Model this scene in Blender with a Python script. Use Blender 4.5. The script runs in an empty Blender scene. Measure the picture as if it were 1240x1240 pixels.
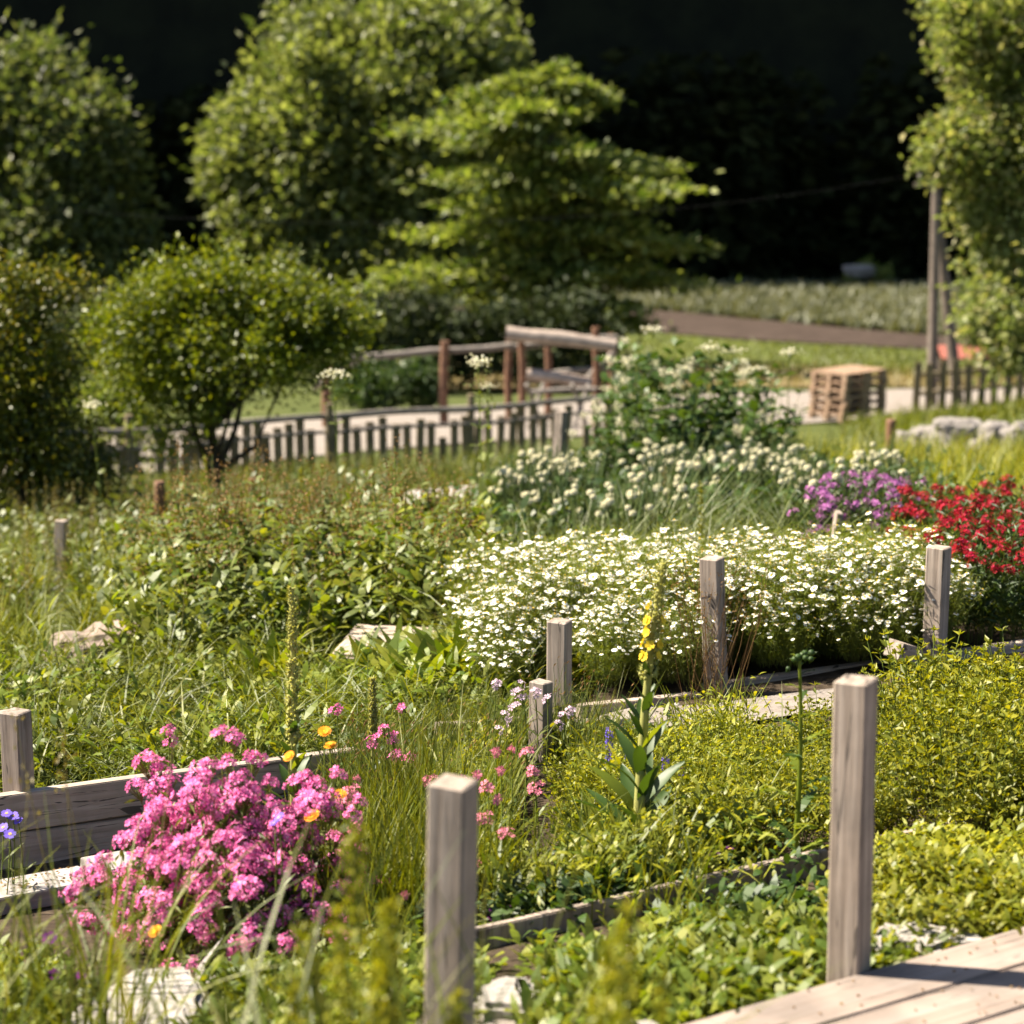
import bpy, bmesh, math, random
import numpy as np
from mathutils import Vector, noise
R = math.radians
rng = np.random.default_rng(7)
random.seed(7)
sc = bpy.context.scene
COL = sc.collection

# ------------------------------------------------------------------ camera, world, sun, exposure
CZ = 1.75                       # eye height above the near ground
PITCH = R(11.0)
FPX = 2583.0                    # focal length in pixels of a 1240 px wide picture
cd = bpy.data.cameras.new('camera'); cam = bpy.data.objects.new('camera', cd); COL.objects.link(cam)
cam.location = (0, 0, CZ); cam.rotation_euler = (R(90) - PITCH, 0, 0)
cd.sensor_width = 24; cd.sensor_height = 24; cd.lens = 50; cd.clip_start = 0.05; cd.clip_end = 3000
cd.dof.use_dof = True; cd.dof.focus_distance = 6.6; cd.dof.aperture_fstop = 2.1; cd.dof.aperture_blades = 0
sc.camera = cam
SUN = Vector((-0.97, 0.20, 0)).normalized() * math.cos(R(50)); SUN.z = math.sin(R(50))
w = bpy.data.worlds.new('World'); sc.world = w; w.use_nodes = True
nt = w.node_tree; bg = nt.nodes['Background']
sky = nt.nodes.new('ShaderNodeTexSky'); sky.sky_type = 'NISHITA'; sky.sun_disc = False
sky.sun_elevation = R(50); sky.sun_rotation = math.atan2(SUN.x, SUN.y)
nt.links.new(sky.outputs[0], bg.inputs[0]); bg.inputs[1].default_value = 0.05
ld = bpy.data.lights.new('sun', 'SUN'); ld.energy = 5.0; ld.angle = R(0.5); ld.color = (1, 0.90, 0.74)
sun = bpy.data.objects.new('sun', ld); COL.objects.link(sun)
sun.rotation_euler = SUN.to_track_quat('Z', 'Y').to_euler()
vs = sc.view_settings; vs.view_transform = 'Standard'; vs.look = 'None'; vs.exposure = 1.95; vs.gamma = 1
sc.cycles.use_denoising = True
sc.cycles.max_bounces = 5; sc.cycles.diffuse_bounces = 2; sc.cycles.glossy_bounces = 2
sc.cycles.transmission_bounces = 4; sc.cycles.transparent_max_bounces = 4
sc.cycles.caustics_reflective = False; sc.cycles.caustics_refractive = False

# ------------------------------------------------------------------ where things stand
cp, sp = math.cos(PITCH), math.sin(PITCH)
def P(px, py, d):
    """world point seen at picture position (px,py) at forward distance d"""
    a = (px - 620) / FPX; b = -(py - 620) / FPX
    D = np.array([a, cp + b * sp, -sp + b * cp]); D = D * (d / D[1])
    return D + np.array([0, 0, CZ])
def onz(px, py, z):
    a = (px - 620) / FPX; b = -(py - 620) / FPX
    D = np.array([a, cp + b * sp, -sp + b * cp])
    return D * ((z - CZ) / D[2]) + np.array([0, 0, CZ])
def proj(p):
    x, y, z = p[0], p[1], p[2] - CZ
    dep = y * cp - z * sp
    return 620 + FPX * x / dep, 620 - FPX * (y * sp + z * cp) / dep
CTRL = [(-150, 1250, 4.1), (160, 1215, 4.35), (620, 1250, 3.9), (1100, 1218, 4.05), (1400, 1180, 4.2),
        (285, 1170, 4.9), (60, 1105, 5.5), (-200, 1100, 5.6), (700, 1125, 4.8), (1000, 1080, 5.05), (1250, 1060, 5.1),
        (60, 1048, 6.2), (400, 990, 6.4), (660, 955, 6.5), (900, 925, 6.4), (1200, 900, 6.4),
        (677, 850, 7.5), (865, 830, 7.6), (1133, 803, 7.8), (1300, 790, 8.0), (400, 835, 8.3), (140, 800, 9.4), (-150, 830, 9.0),
        (75, 695, 13), (400, 690, 12), (700, 680, 11.5), (1010, 700, 10.2), (1240, 680, 11), (-200, 720, 12.5),
        (195, 650, 15.5), (308, 632, 16), (530, 612, 17), (680, 600, 16), (1077, 565, 22), (900, 590, 18), (1300, 590, 18),
        (100, 600, 23), (400, 574, 26), (740, 546, 29), (1160, 548, 25), (1240, 500, 33), (1400, 480, 34),
        (150, 540, 34), (600, 510, 37), (1000, 516, 38), (1160, 488, 44), (-200, 560, 34),
        (200, 480, 52), (600, 468, 55), (900, 462, 55), (1180, 462, 52), (1500, 450, 55),
        (200, 440, 75), (900, 431, 75), (1200, 436, 75), (200, 405, 110), (900, 400, 110), (1200, 405, 110),
        (-200, 345, 185), (600, 345, 185), (1000, 345, 185), (1500, 345, 185),
        (-400, 330, 260), (1600, 330, 260)]
CX = [P(*c) for c in CTRL] + [np.array([x, y, z]) for x, y, z in
     [(-3, 1, -0.05), (0, 1, -.05), (3, 1, -.05), (-4, 3, -.1), (4, 3, -.05), (0, 2.5, -.03)]]
CX = np.array(CX)
def _uv(x, y):
    y = np.maximum(y, .8)
    return np.stack([x / y * 2.2, np.log(y) * 1.6], -1)
def _ker(a, b):
    d2 = ((a[:, None, :] - b[None, :, :]) ** 2).sum(-1)
    return np.sqrt(d2 + .04)
_cu = _uv(CX[:, 0], CX[:, 1])
_K = _ker(_cu, _cu) + np.eye(len(CX)) * -0.012
_w = np.linalg.solve(np.block([[_K, np.ones((len(CX), 1))], [np.ones((1, len(CX))), np.zeros((1, 1))]]),
                     np.append(CX[:, 2] / np.maximum(CX[:, 1], 2), 0))
def G(x, y):
    x = np.atleast_1d(np.asarray(x, float)); y = np.atleast_1d(np.asarray(y, float)); out = np.empty(x.shape)
    for i in range(0, len(x), 40000):
        s = slice(i, i + 40000)
        out[s] = _ker(_uv(x[s], y[s]), _cu) @ _w[:-1] + _w[-1]
    return out * np.maximum(y, 2)
def g1(x, y): return float(G(x, y)[0])
def gpv(px, d):
    """ground points below picture columns px at distances d (arrays)"""
    px = np.asarray(px, float); d = np.asarray(d, float); z = -0.15 * d + 0 * px
    for _ in range(3):
        x = (px - 620) / FPX * (d * cp - (z - CZ) * sp); z = G(x, d)
    return np.stack([x, d, z], -1)
def gp(px, d): return gpv([px], [d])[0]

# ------------------------------------------------------------------ materials
def newmat(name):
    m = bpy.data.materials.new(name); m.use_nodes = True; n = m.node_tree
    return m, n, n.nodes['Principled BSDF'], n.nodes['Material Output']
def ramp(n, cols, pos=None):
    r = n.nodes.new('ShaderNodeValToRGB'); e = r.color_ramp.elements
    k = len(cols); pos = pos or [i / max(k - 1, 1) for i in range(k)]
    while len(e) < k: e.new(.5)
    for i in range(k):
        e[i].position = pos[i]; e[i].color = (*cols[i], 1)
    return r
def leafmat(name, cols, trans=.28, rough=.48, tcol=None, spec=.35, noisy=True):
    m, n, b, o = newmat(name)
    g = n.nodes.new('ShaderNodeNewGeometry'); r = ramp(n, cols)
    n.links.new(g.outputs['Random Per Island'], r.inputs[0]); colout = r.outputs[0]
    if noisy:   # large soft patches of fresher and duller growth
        t = n.nodes.new('ShaderNodeTexNoise'); t.inputs['Scale'].default_value = 1.7; t.inputs['Detail'].default_value = 3
        n.links.new(g.outputs['Position'], t.inputs['Vector'])
        mr = n.nodes.new('ShaderNodeMapRange'); mr.inputs[1].default_value = .3; mr.inputs[2].default_value = .7
        mr.inputs[3].default_value = .72; mr.inputs[4].default_value = 1.25; n.links.new(t.outputs[0], mr.inputs[0])
        mx = n.nodes.new('ShaderNodeMix'); mx.data_type = 'RGBA'; mx.blend_type = 'MULTIPLY'; mx.inputs[0].default_value = 1
        cmb = n.nodes.new('ShaderNodeCombineColor')
        for i in range(3): n.links.new(mr.outputs[0], cmb.inputs[i])
        n.links.new(colout, mx.inputs[6]); n.links.new(cmb.outputs[0], mx.inputs[7]); colout = mx.outputs[2]
    n.links.new(colout, b.inputs['Base Color']); b.inputs['Roughness'].default_value = rough
    b.inputs['Specular IOR Level'].default_value = spec
    if trans > 0:
        tr = n.nodes.new('ShaderNodeBsdfTranslucent'); ms = n.nodes.new('ShaderNodeMixShader'); ms.inputs[0].default_value = trans
        hs = n.nodes.new('ShaderNodeMix'); hs.data_type = 'RGBA'; hs.blend_type = 'MULTIPLY'; hs.inputs[0].default_value = 1
        hs.inputs[7].default_value = (*(tcol or (2.1, 1.9, .55)), 1)
        n.links.new(colout, hs.inputs[6]); n.links.new(hs.outputs[2], tr.inputs[0])
        n.links.new(b.outputs[0], ms.inputs[1]); n.links.new(tr.outputs[0], ms.inputs[2]); n.links.new(ms.outputs[0], o.inputs[0])
    return m
def plain(name, col, rough=.6, var=.15, scale=20):
    m, n, b, o = newmat(name)
    t = n.nodes.new('ShaderNodeTexNoise'); t.inputs['Scale'].default_value = scale; t.inputs['Detail'].default_value = 4
    tc = n.nodes.new('ShaderNodeTexCoord'); n.links.new(tc.outputs['Object'], t.inputs['Vector'])
    r = ramp(n, [tuple(c * (1 - var) for c in col), tuple(min(1, c * (1 + var)) for c in col)], [.3, .7])
    n.links.new(t.outputs[0], r.inputs[0]); n.links.new(r.outputs[0], b.inputs['Base Color']); b.inputs['Roughness'].default_value = rough
    return m
def wood(name, cols, axis=2, fine=26, crack=True, rough=.8):
    """weathered timber: grain stretched along one local axis, drying cracks, knots and stains"""
    m, n, b, o = newmat(name)
    tc = n.nodes.new('ShaderNodeTexCoord'); mp = n.nodes.new('ShaderNodeMapping')
    s = [fine * 2.2] * 3; s[axis] = fine * .09; mp.inputs['Scale'].default_value = s
    oi = n.nodes.new('ShaderNodeObjectInfo'); va = n.nodes.new('ShaderNodeVectorMath'); va.operation = 'ADD'
    cx = n.nodes.new('ShaderNodeCombineXYZ'); mu = n.nodes.new('ShaderNodeMath'); mu.operation = 'MULTIPLY'; mu.inputs[1].default_value = 37
    n.links.new(oi.outputs['Random'], mu.inputs[0])
    for i in range(3): n.links.new(mu.outputs[0], cx.inputs[i])
    n.links.new(tc.outputs['Object'], va.inputs[0]); n.links.new(cx.outputs[0], va.inputs[1]); n.links.new(va.outputs[0], mp.inputs[0])
    t = n.nodes.new('ShaderNodeTexNoise'); t.inputs['Scale'].default_value = 1; t.inputs['Detail'].default_value = 7; t.inputs['Roughness'].default_value = .62
    t.inputs['Distortion'].default_value = .5
    n.links.new(mp.outputs[0], t.inputs['Vector'])
    r = ramp(n, cols, [.28, .42, .56, .75][:len(cols)] if len(cols) == 4 else None); n.links.new(t.outputs[0], r.inputs[0])
    t2 = n.nodes.new('ShaderNodeTexNoise'); t2.inputs['Scale'].default_value = 7; t2.inputs['Detail'].default_value = 5
    n.links.new(va.outputs[0], t2.inputs['Vector'])
    r2 = ramp(n, [(.68, .66, .64), (1.08, 1.03, .98)], [.32, .62]); n.links.new(t2.outputs[0], r2.inputs[0])
    mx = n.nodes.new('ShaderNodeMix'); mx.data_type = 'RGBA'; mx.blend_type = 'MULTIPLY'; mx.inputs[0].default_value = 1
    n.links.new(r.outputs[0], mx.inputs[6]); n.links.new(r2.outputs[0], mx.inputs[7]); col = mx.outputs[2]
    bump = n.nodes.new('ShaderNodeBump'); bump.inputs['Strength'].default_value = .55; bump.inputs['Distance'].default_value = .004
    n.links.new(t.outputs[0], bump.inputs['Height'])
    if crack:
        mp2 = n.nodes.new('ShaderNodeMapping'); s = [22.] * 3; s[axis] = 1.1; mp2.inputs['Scale'].default_value = s
        n.links.new(va.outputs[0], mp2.inputs[0])
        v = n.nodes.new('ShaderNodeTexVoronoi'); v.feature = 'DISTANCE_TO_EDGE'; v.inputs['Scale'].default_value = 1
        n.links.new(mp2.outputs[0], v.inputs['Vector'])
        t3 = n.nodes.new('ShaderNodeTexNoise'); t3.inputs['Scale'].default_value = 9; n.links.new(va.outputs[0], t3.inputs['Vector'])
        lim = n.nodes.new('ShaderNodeMapRange'); lim.inputs[1].default_value = .52; lim.inputs[2].default_value = .7; lim.inputs[3].default_value = 0.0; lim.inputs[4].default_value = .038
        n.links.new(t3.outputs[0], lim.inputs[0])
        ls = n.nodes.new('ShaderNodeMath'); ls.operation = 'LESS_THAN'; n.links.new(v.outputs['Distance'], ls.inputs[0]); n.links.new(lim.outputs[0], ls.inputs[1])
        mc = n.nodes.new('ShaderNodeMix'); mc.data_type = 'RGBA'; mc.inputs[7].default_value = (.07, .055, .045, 1)
        n.links.new(ls.outputs[0], mc.inputs[0]); n.links.new(col, mc.inputs[6]); col = mc.outputs[2]
    n.links.new(col, b.inputs['Base Color']); n.links.new(bump.outputs[0], b.inputs['Normal']); b.inputs['Roughness'].default_value = rough
    return m
def stonemat(name, cols, scale=6):
    m, n, b, o = newmat(name)
    tc = n.nodes.new('ShaderNodeTexCoord')
    t = n.nodes.new('ShaderNodeTexNoise'); t.inputs['Scale'].default_value = scale; t.inputs['Detail'].default_value = 9; t.inputs['Roughness'].default_value = .65
    n.links.new(tc.outputs['Object'], t.inputs['Vector'])
    r = ramp(n, cols, [.3, .5, .68][:len(cols)]); n.links.new(t.outputs[0], r.inputs[0])
    v = n.nodes.new('ShaderNodeTexNoise'); v.inputs['Scale'].default_value = scale * 9; v.inputs['Detail'].default_value = 4
    n.links.new(tc.outputs['Object'], v.inputs['Vector'])
    r2 = ramp(n, [(.45, .42, .38), (1, 1, 1)], [.34, .46]); n.links.new(v.outputs[0], r2.inputs[0])
    mx = n.nodes.new('ShaderNodeMix'); mx.data_type = 'RGBA'; mx.blend_type = 'MULTIPLY'; mx.inputs[0].default_value = .8
    n.links.new(r.outputs[0], mx.inputs[6]); n.links.new(r2.outputs[0], mx.inputs[7]); n.links.new(mx.outputs[2], b.inputs['Base Color'])
    bump = n.nodes.new('ShaderNodeBump'); bump.inputs['Strength'].default_value = .6; bump.inputs['Distance'].default_value = .02
    n.links.new(t.outputs[0], bump.inputs['Height']); n.links.new(bump.outputs[0], b.inputs['Normal']); b.inputs['Roughness'].default_value = .85
    return m
def groundmat(name, cols, scale, pos=None, bump=.02):
    m, n, b, o = newmat(name)
    g = n.nodes.new('ShaderNodeNewGeometry')
    t = n.nodes.new('ShaderNodeTexNoise'); t.inputs['Scale'].default_value = scale; t.inputs['Detail'].default_value = 10; t.inputs['Roughness'].default_value = .7
    n.links.new(g.outputs['Position'], t.inputs['Vector'])
    r = ramp(n, cols, pos); n.links.new(t.outputs[0], r.inputs[0]); n.links.new(r.outputs[0], b.inputs['Base Color'])
    bp = n.nodes.new('ShaderNodeBump'); bp.inputs['Strength'].default_value = .8; bp.inputs['Distance'].default_value = bump
    n.links.new(t.outputs[0], bp.inputs['Height']); n.links.new(bp.outputs[0], b.inputs['Normal']); b.inputs['Roughness'].default_value = .95
    b.inputs['Specular IOR Level'].default_value = .15
    return m

M = {}
M['soil'] = groundmat('garden_soil', [(.022, .016, .010), (.048, .034, .022), (.085, .062, .042), (.16, .125, .095)], 14, [.3, .48, .62, .78], .03)
M['farground'] = groundmat('rough_meadow', [(0.029, 0.037, 0.008), (0.053, 0.066, 0.015), (0.082, 0.086, 0.025)], 1.2, [.35, .5, .68])
M['gravel'] = groundmat('pale_gravel', [(0.139, 0.119, 0.101), (0.202, 0.174, 0.153), (0.251, 0.223, 0.198)], 9, [.35, .5, .7])
M['plough'] = groundmat('ploughed_soil', [(.024, .016, .012), (.045, .031, .024), (.065, .047, .037)], .8, [.35, .5, .65], .2)
M['brownstrip'] = groundmat('dry_brown_grass', [(0.090, 0.074, 0.029), (0.139, 0.102, 0.049), (0.123, 0.123, 0.041)], .7, [.35, .5, .68])
M['greenstrip'] = groundmat('fresh_green_crop', [(0.061, 0.078, 0.016), (0.082, 0.102, 0.021), (0.102, 0.107, 0.033)], .8, [.35, .5, .68])
M['grain'] = groundmat('pale_grain', [(0.038, 0.042, 0.020), (0.060, 0.063, 0.031), (0.083, 0.083, 0.048)], .9, [.35, .5, .66], .3)
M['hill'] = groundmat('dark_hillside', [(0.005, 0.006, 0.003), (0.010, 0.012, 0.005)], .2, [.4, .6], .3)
WG = [(.12, .095, .078), (.215, .175, .145), (.29, .245, .21), (.38, .335, .295)]
M['post'] = wood('weathered_post_wood', WG, 2)
M['plank'] = wood('weathered_plank_wood', [(0.200, 0.155, 0.120), (0.310, 0.255, 0.210), (0.390, 0.330, 0.280), (0.470, 0.410, 0.360)], 0)
M['whiteplank'] = wood('sun_bleached_plank', [(0.248, 0.225, 0.212), (0.325, 0.301, 0.289), (0.378, 0.354, 0.343), (0.413, 0.395, 0.384)], 0, crack=False)
M['deck'] = wood('deck_board_wood', [(0.166, 0.125, 0.102), (0.213, 0.172, 0.146), (0.241, 0.200, 0.175), (0.269, 0.232, 0.214)], 0, fine=14)
M['darkwood'] = wood('dark_stained_wood', [(0.085, 0.071, 0.038), (0.131, 0.107, 0.060), (0.188, 0.150, 0.086), (0.281, 0.213, 0.126)], 2, fine=8)
M['rust'] = wood('reddish_timber', [(0.082, 0.037, 0.018), (0.131, 0.061, 0.033), (0.164, 0.082, 0.045), (0.221, 0.123, 0.074)], 2, fine=6, crack=False)
M['lightlog'] = wood('pale_peeled_log', [(0.216, 0.157, 0.125), (0.302, 0.236, 0.197), (0.361, 0.302, 0.262), (0.407, 0.354, 0.315)], 0, fine=4, crack=False)
M['greylog'] = wood('grey_log_rail', [(0.082, 0.070, 0.061), (0.131, 0.115, 0.102), (0.180, 0.160, 0.143), (0.230, 0.205, 0.189)], 0, fine=5, crack=False)
M['pallet'] = wood('raw_pallet_wood', [(0.181, 0.105, 0.062), (0.265, 0.174, 0.115), (0.321, 0.223, 0.153), (0.376, 0.279, 0.209)], 0, fine=6, crack=False)
M['pole'] = wood('old_pole_wood', [(0.074, 0.057, 0.045), (0.107, 0.086, 0.070), (0.139, 0.115, 0.098), (0.180, 0.156, 0.135)], 2, fine=5, crack=False)
M['bark'] = plain('dark_bark', (.035, .026, .018), .9, .3, 12)
M['stone'] = stonemat('pinkish_stone', [(0.149, 0.107, 0.083), (0.218, 0.166, 0.134), (0.287, 0.230, 0.196)], 5)
M['whitestone'] = stonemat('white_limestone', [(0.213, 0.188, 0.162), (0.281, 0.257, 0.230), (0.333, 0.311, 0.290)], 9)
M['boulder'] = stonemat('grey_boulder', [(0.118, 0.105, 0.094), (0.188, 0.167, 0.153), (0.244, 0.223, 0.202)], 4)
M['redroof'] = plain('orange_red_sheet', (.26, .085, .06), .5)
M['steel'] = plain('grey_wire', (.015, .015, .015), .5)
M['g_fresh'] = leafmat('fresh_grass', [(0.040, 0.061, 0.003), (0.095, 0.117, 0.006), (0.158, 0.163, 0.012), (0.072, 0.098, 0.006)], .28, .48, None, .30)
M['g_mid'] = leafmat('meadow_grass', [(0.025, 0.044, 0.003), (0.061, 0.085, 0.006), (0.109, 0.125, 0.012), (0.142, 0.135, 0.032)], .28, .48, None, .30)
M['g_blue'] = leafmat('cool_grass', [(0.029, 0.049, 0.006), (0.063, 0.084, 0.009), (0.101, 0.120, 0.019)], .28, .48, None, .30)
M['g_dry'] = leafmat('dry_grass_stalks', [(0.150, 0.116, 0.041), (0.224, 0.184, 0.075), (0.146, 0.134, 0.029)], .2)
M['herb'] = leafmat('yellow_green_herb', [(0.087, 0.112, 0.007), (0.167, 0.179, 0.009), (0.262, 0.251, 0.018), (0.113, 0.144, 0.009)], .35)
M['weed'] = leafmat('bright_weed_leaves', [(0.062, 0.101, 0.008), (0.108, 0.143, 0.011), (0.180, 0.189, 0.019)], .35)
M['dark'] = leafmat('dark_herb_leaves', [(0.016, 0.037, 0.007), (0.034, 0.066, 0.011), (0.054, 0.091, 0.017)], .25)
M['grey'] = leafmat('grey_green_leaves', [(0.051, 0.071, 0.012), (0.088, 0.110, 0.021), (0.139, 0.158, 0.043)], .25)
M['bluegreen'] = leafmat('blue_green_onion_leaves', [(0.038, 0.066, 0.015), (0.064, 0.095, 0.026), (0.086, 0.112, 0.034)], .15)
M['brownseed'] = leafmat('brown_seed_clusters', [(0.116, 0.060, 0.020), (0.209, 0.115, 0.040), (0.151, 0.100, 0.026)], .15, .8)
M['stem'] = leafmat('green_stems', [(0.086, 0.125, 0.017), (0.139, 0.167, 0.030)], .1)
M['mull'] = leafmat('woolly_pale_green', [(0.257, 0.261, 0.051), (0.360, 0.350, 0.120)], .25, .8)
M['t_round'] = leafmat('broadleaf_foliage', [(0.036, 0.053, 0.011), (0.088, 0.107, 0.025), (0.159, 0.175, 0.053), (0.229, 0.236, 0.096)], .38, .5, (1.8, 1.9, .85))
M['t_left'] = leafmat('left_tree_foliage', [(0.023, 0.034, 0.008), (0.057, 0.075, 0.019), (0.105, 0.121, 0.037), (0.164, 0.167, 0.069)], .38, .5, (1.8, 1.9, .85))
M['t_layer'] = leafmat('layered_tree_foliage', [(0.045, 0.074, 0.012), (0.099, 0.128, 0.018), (0.172, 0.193, 0.039), (0.234, 0.248, 0.077)], .38, .5, (1.8, 1.9, .85))
M['t_apple'] = leafmat('glossy_apple_foliage', [(0.039, 0.062, 0.003), (0.096, 0.130, 0.007), (0.185, 0.208, 0.009)], .3, .46, spec=.4)
M['t_edge'] = leafmat('hawthorn_foliage', [(0.020, 0.033, 0.002), (0.044, 0.062, 0.005), (0.081, 0.095, 0.006), (0.138, 0.140, 0.008), (0.150, 0.125, 0.013)], .25, .4)
M['t_right'] = leafmat('right_tree_foliage', [(0.069, 0.090, 0.019), (0.127, 0.154, 0.037), (0.206, 0.228, 0.074), (0.320, 0.281, 0.132)], .38, .5, (1.8, 1.9, .85))
M['grain_leaf'] = leafmat('grain_stalks', [(0.058, 0.065, 0.027), (0.088, 0.095, 0.044), (0.122, 0.122, 0.068)], .2)
M['crop_leaf'] = leafmat('young_crop_leaves', [(0.056, 0.072, 0.012), (0.088, 0.108, 0.016), (0.112, 0.120, 0.024)], .3)
M['t_shade'] = leafmat('shade_toned_undergrowth', [(.014, .022, .006), (.026, .038, .010), (.042, .056, .016)], .12, .6, spec=.2)  # shade beneath the trees is put into these dark leaf colours
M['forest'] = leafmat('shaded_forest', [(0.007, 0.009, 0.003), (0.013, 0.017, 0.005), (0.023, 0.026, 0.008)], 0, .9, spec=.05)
M['petal_white'] = leafmat('white_petals', [(0.772, 0.762, 0.693), (0.851, 0.842, 0.772)], .2, .6, (1, 1, .95), .2, False)
M['disc'] = leafmat('yellow_discs', [(0.550, 0.330, 0.010), (0.650, 0.420, 0.020)], 0, .8, None, .1, False)
M['cream'] = leafmat('cream_florets', [(0.588, 0.546, 0.336), (0.735, 0.693, 0.483), (0.819, 0.777, 0.609)], .2, .8, (1, 1, .9), .1, False)
M['pink'] = leafmat('pink_petals', [(.70, .075, .30), (.80, .16, .42), (.86, .32, .56), (.74, .11, .36)], .3, .6, (1, 1, 1), .15, False)
M['palepink'] = leafmat('pale_lilac_petals', [(0.600, 0.420, 0.520), (0.700, 0.520, 0.620)], .3, .6, (1, 1, 1), .15, False)
M['rose'] = leafmat('rose_petals', [(0.650, 0.160, 0.250), (0.750, 0.260, 0.360)], .3, .6, (1, 1, 1), .15, False)
M['red'] = leafmat('crimson_petals', [(0.132, 0.002, 0.005), (0.252, 0.004, 0.008), (0.348, 0.005, 0.021), (0.372, 0.013, 0.067)], .25, .6, (1, 1, 1), .15, False)
M['purple'] = leafmat('purple_petals', [(0.340, 0.090, 0.300), (0.440, 0.150, 0.400), (0.520, 0.240, 0.460)], .3, .6, (1, 1, 1), .15, False)
M['pansy'] = leafmat('dark_purple_petals', [(0.035, 0.004, 0.040), (0.070, 0.008, 0.080), (0.120, 0.010, 0.100)], .15, .6, (1, 1, 1), .15, False)
M['blue'] = leafmat('blue_petals', [(0.100, 0.070, 0.420), (0.160, 0.100, 0.500)], .2, .6, (1, 1, 1), .15, False)
M['orange'] = leafmat('orange_petals', [(0.750, 0.240, 0.010), (0.800, 0.340, 0.015)], .25, .6, (1, 1, 1), .15, False)
M['yellow'] = leafmat('yellow_petals', [(0.700, 0.450, 0.015), (0.750, 0.550, 0.040)], .25, .6, (1, 1, 1), .15, False)

# ------------------------------------------------------------------ mesh building
class MB:
    def __init__(s): s.v = []; s.f = []; s.m = []; s.n = 0; s.sm = []
    def add(s, V, F, m=0, smooth=False):
        V = np.asarray(V, float).reshape(-1, 3); F = np.asarray(F, int)
        s.v.append(V); s.f.append(F + s.n); s.m.append(m); s.sm.append(smooth); s.n += len(V); return s
    def mesh(s, name, mats):
        me = bpy.data.meshes.new(name); V = np.concatenate(s.v)
        me.vertices.add(len(V)); me.vertices.foreach_set('co', V.astype(np.float32).ravel())
        tot = np.concatenate([np.full(len(f), f.shape[1]) for f in s.f]); vi = np.concatenate([f.ravel() for f in s.f])
        me.loops.add(len(vi)); me.loops.foreach_set('vertex_index', vi.astype(np.int32))
        me.polygons.add(len(tot)); st = np.concatenate([[0], np.cumsum(tot)[:-1]])
        me.polygons.foreach_set('loop_start', st.astype(np.int32))
        me.polygons.foreach_set('loop_total', tot.astype(np.int32))
        me.polygons.foreach_set('material_index', np.concatenate([np.full(len(f), m) for f, m in zip(s.f, s.m)]).astype(np.int32))
        me.polygons.foreach_set('use_smooth', np.concatenate([np.full(len(f), q) for f, q in zip(s.f, s.sm)]))
        for m in mats: me.materials.append(M[m] if isinstance(m, str) else m)
        me.update(calc_edges=True); me.validate(); return me
    def build(s, name, mats, parent=None, loc=None):
        return link(name, s.mesh(name, mats if isinstance(mats, (list, tuple)) else [mats]), parent, loc)
def link(name, data, parent=None, loc=None):
    o = bpy.data.objects.new(name, data); COL.objects.link(o)
    if parent: o.parent = parent
    if loc is not None: o.location = tuple(float(c) for c in loc)
    return o
def tag(o, label, cat=None, group=None, kind=None):
    o['label'] = label
    if cat: o['category'] = cat
    if group: o['group'] = group
    if kind: o['kind'] = kind
    return o
def thing(name, label, cat, loc=(0, 0, 0), rz=0, group=None):
    o = link(name, None, None, loc); o.rotation_euler = (0, 0, rz); o.empty_display_size = .05
    return tag(o, label, cat, group)
def dup(root, loc, rz=0, scale=1, label=None, group=None):
    r = root.copy(); COL.objects.link(r); r.location = tuple(float(c) for c in loc); r.rotation_euler = (0, 0, rz); r.scale = (scale,) * 3
    if label: r['label'] = label
    if group: r['group'] = group
    for ch in list(root.children):
        c = ch.copy(); COL.objects.link(c); c.parent = r
        for g in ch.children:
            d = g.copy(); COL.objects.link(d); d.parent = c
    return r
U = lambda a, b, n: rng.uniform(a, b, n)
def unit(v): return v / np.maximum(np.linalg.norm(v, axis=-1, keepdims=True), 1e-9)
def strips(B, az, L, W, lean, bend, seg=4, prof='blade', twist=0.0):
    """curved ribbons: blades of grass and long leaves"""
    B = np.asarray(B, float); n = len(B); one = np.ones(n)
    az, L, W, lean, bend = [np.asarray(q, float) * one for q in (az, L, W, lean, bend)]
    t = np.linspace(0, 1, seg + 1)
    ang = lean[:, None] + bend[:, None] * t[None, :]
    st = L[:, None] / seg
    hx = np.concatenate([np.zeros((n, 1)), np.cumsum(np.sin((ang[:, 1:] + ang[:, :-1]) / 2) * st, 1)], 1)
    hz = np.concatenate([np.zeros((n, 1)), np.cumsum(np.cos((ang[:, 1:] + ang[:, :-1]) / 2) * st, 1)], 1)
    d = np.stack([np.cos(az), np.sin(az), 0 * az], -1); s = np.stack([-np.sin(az), np.cos(az), 0 * az], -1)
    C = B[:, None, :] + d[:, None, :] * hx[..., None]; C[..., 2] += hz
    if prof == 'blade': wp = np.clip((1 - t) ** .6, .06, 1) * np.where(t < .1, .8, 1)
    elif prof == 'leaf': wp = np.clip(np.sin(np.pi * np.clip(t * .93 + .05, 0, 1)) ** .8, .05, 1)
    else: wp = np.clip(np.sin(np.pi * (t ** .6)) ** .7, .05, 1)
    sd = np.repeat(s[:, None, :], seg + 1, 1)
    if twist:
        tw = (U(-twist, twist, n))[:, None] * np.ones(seg + 1)[None, :]
        nrm = np.stack([-np.cos(ang)[..., None] * d[:, None, :]], 0)[0]; nrm[..., 2] = np.sin(ang)
        sd = sd * np.cos(tw)[..., None] + nrm * np.sin(tw)[..., None]
    hw = sd * (W[:, None] * wp[None, :] / 2)[..., None]
    V = np.stack([C - hw, C + hw], 2).reshape(-1, 3)
    i = (np.arange(n) * 2 * (seg + 1))[:, None] + (np.arange(seg) * 2)[None, :]
    return V, np.stack([i, i + 1, i + 3, i + 2], -1).reshape(-1, 4)
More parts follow.
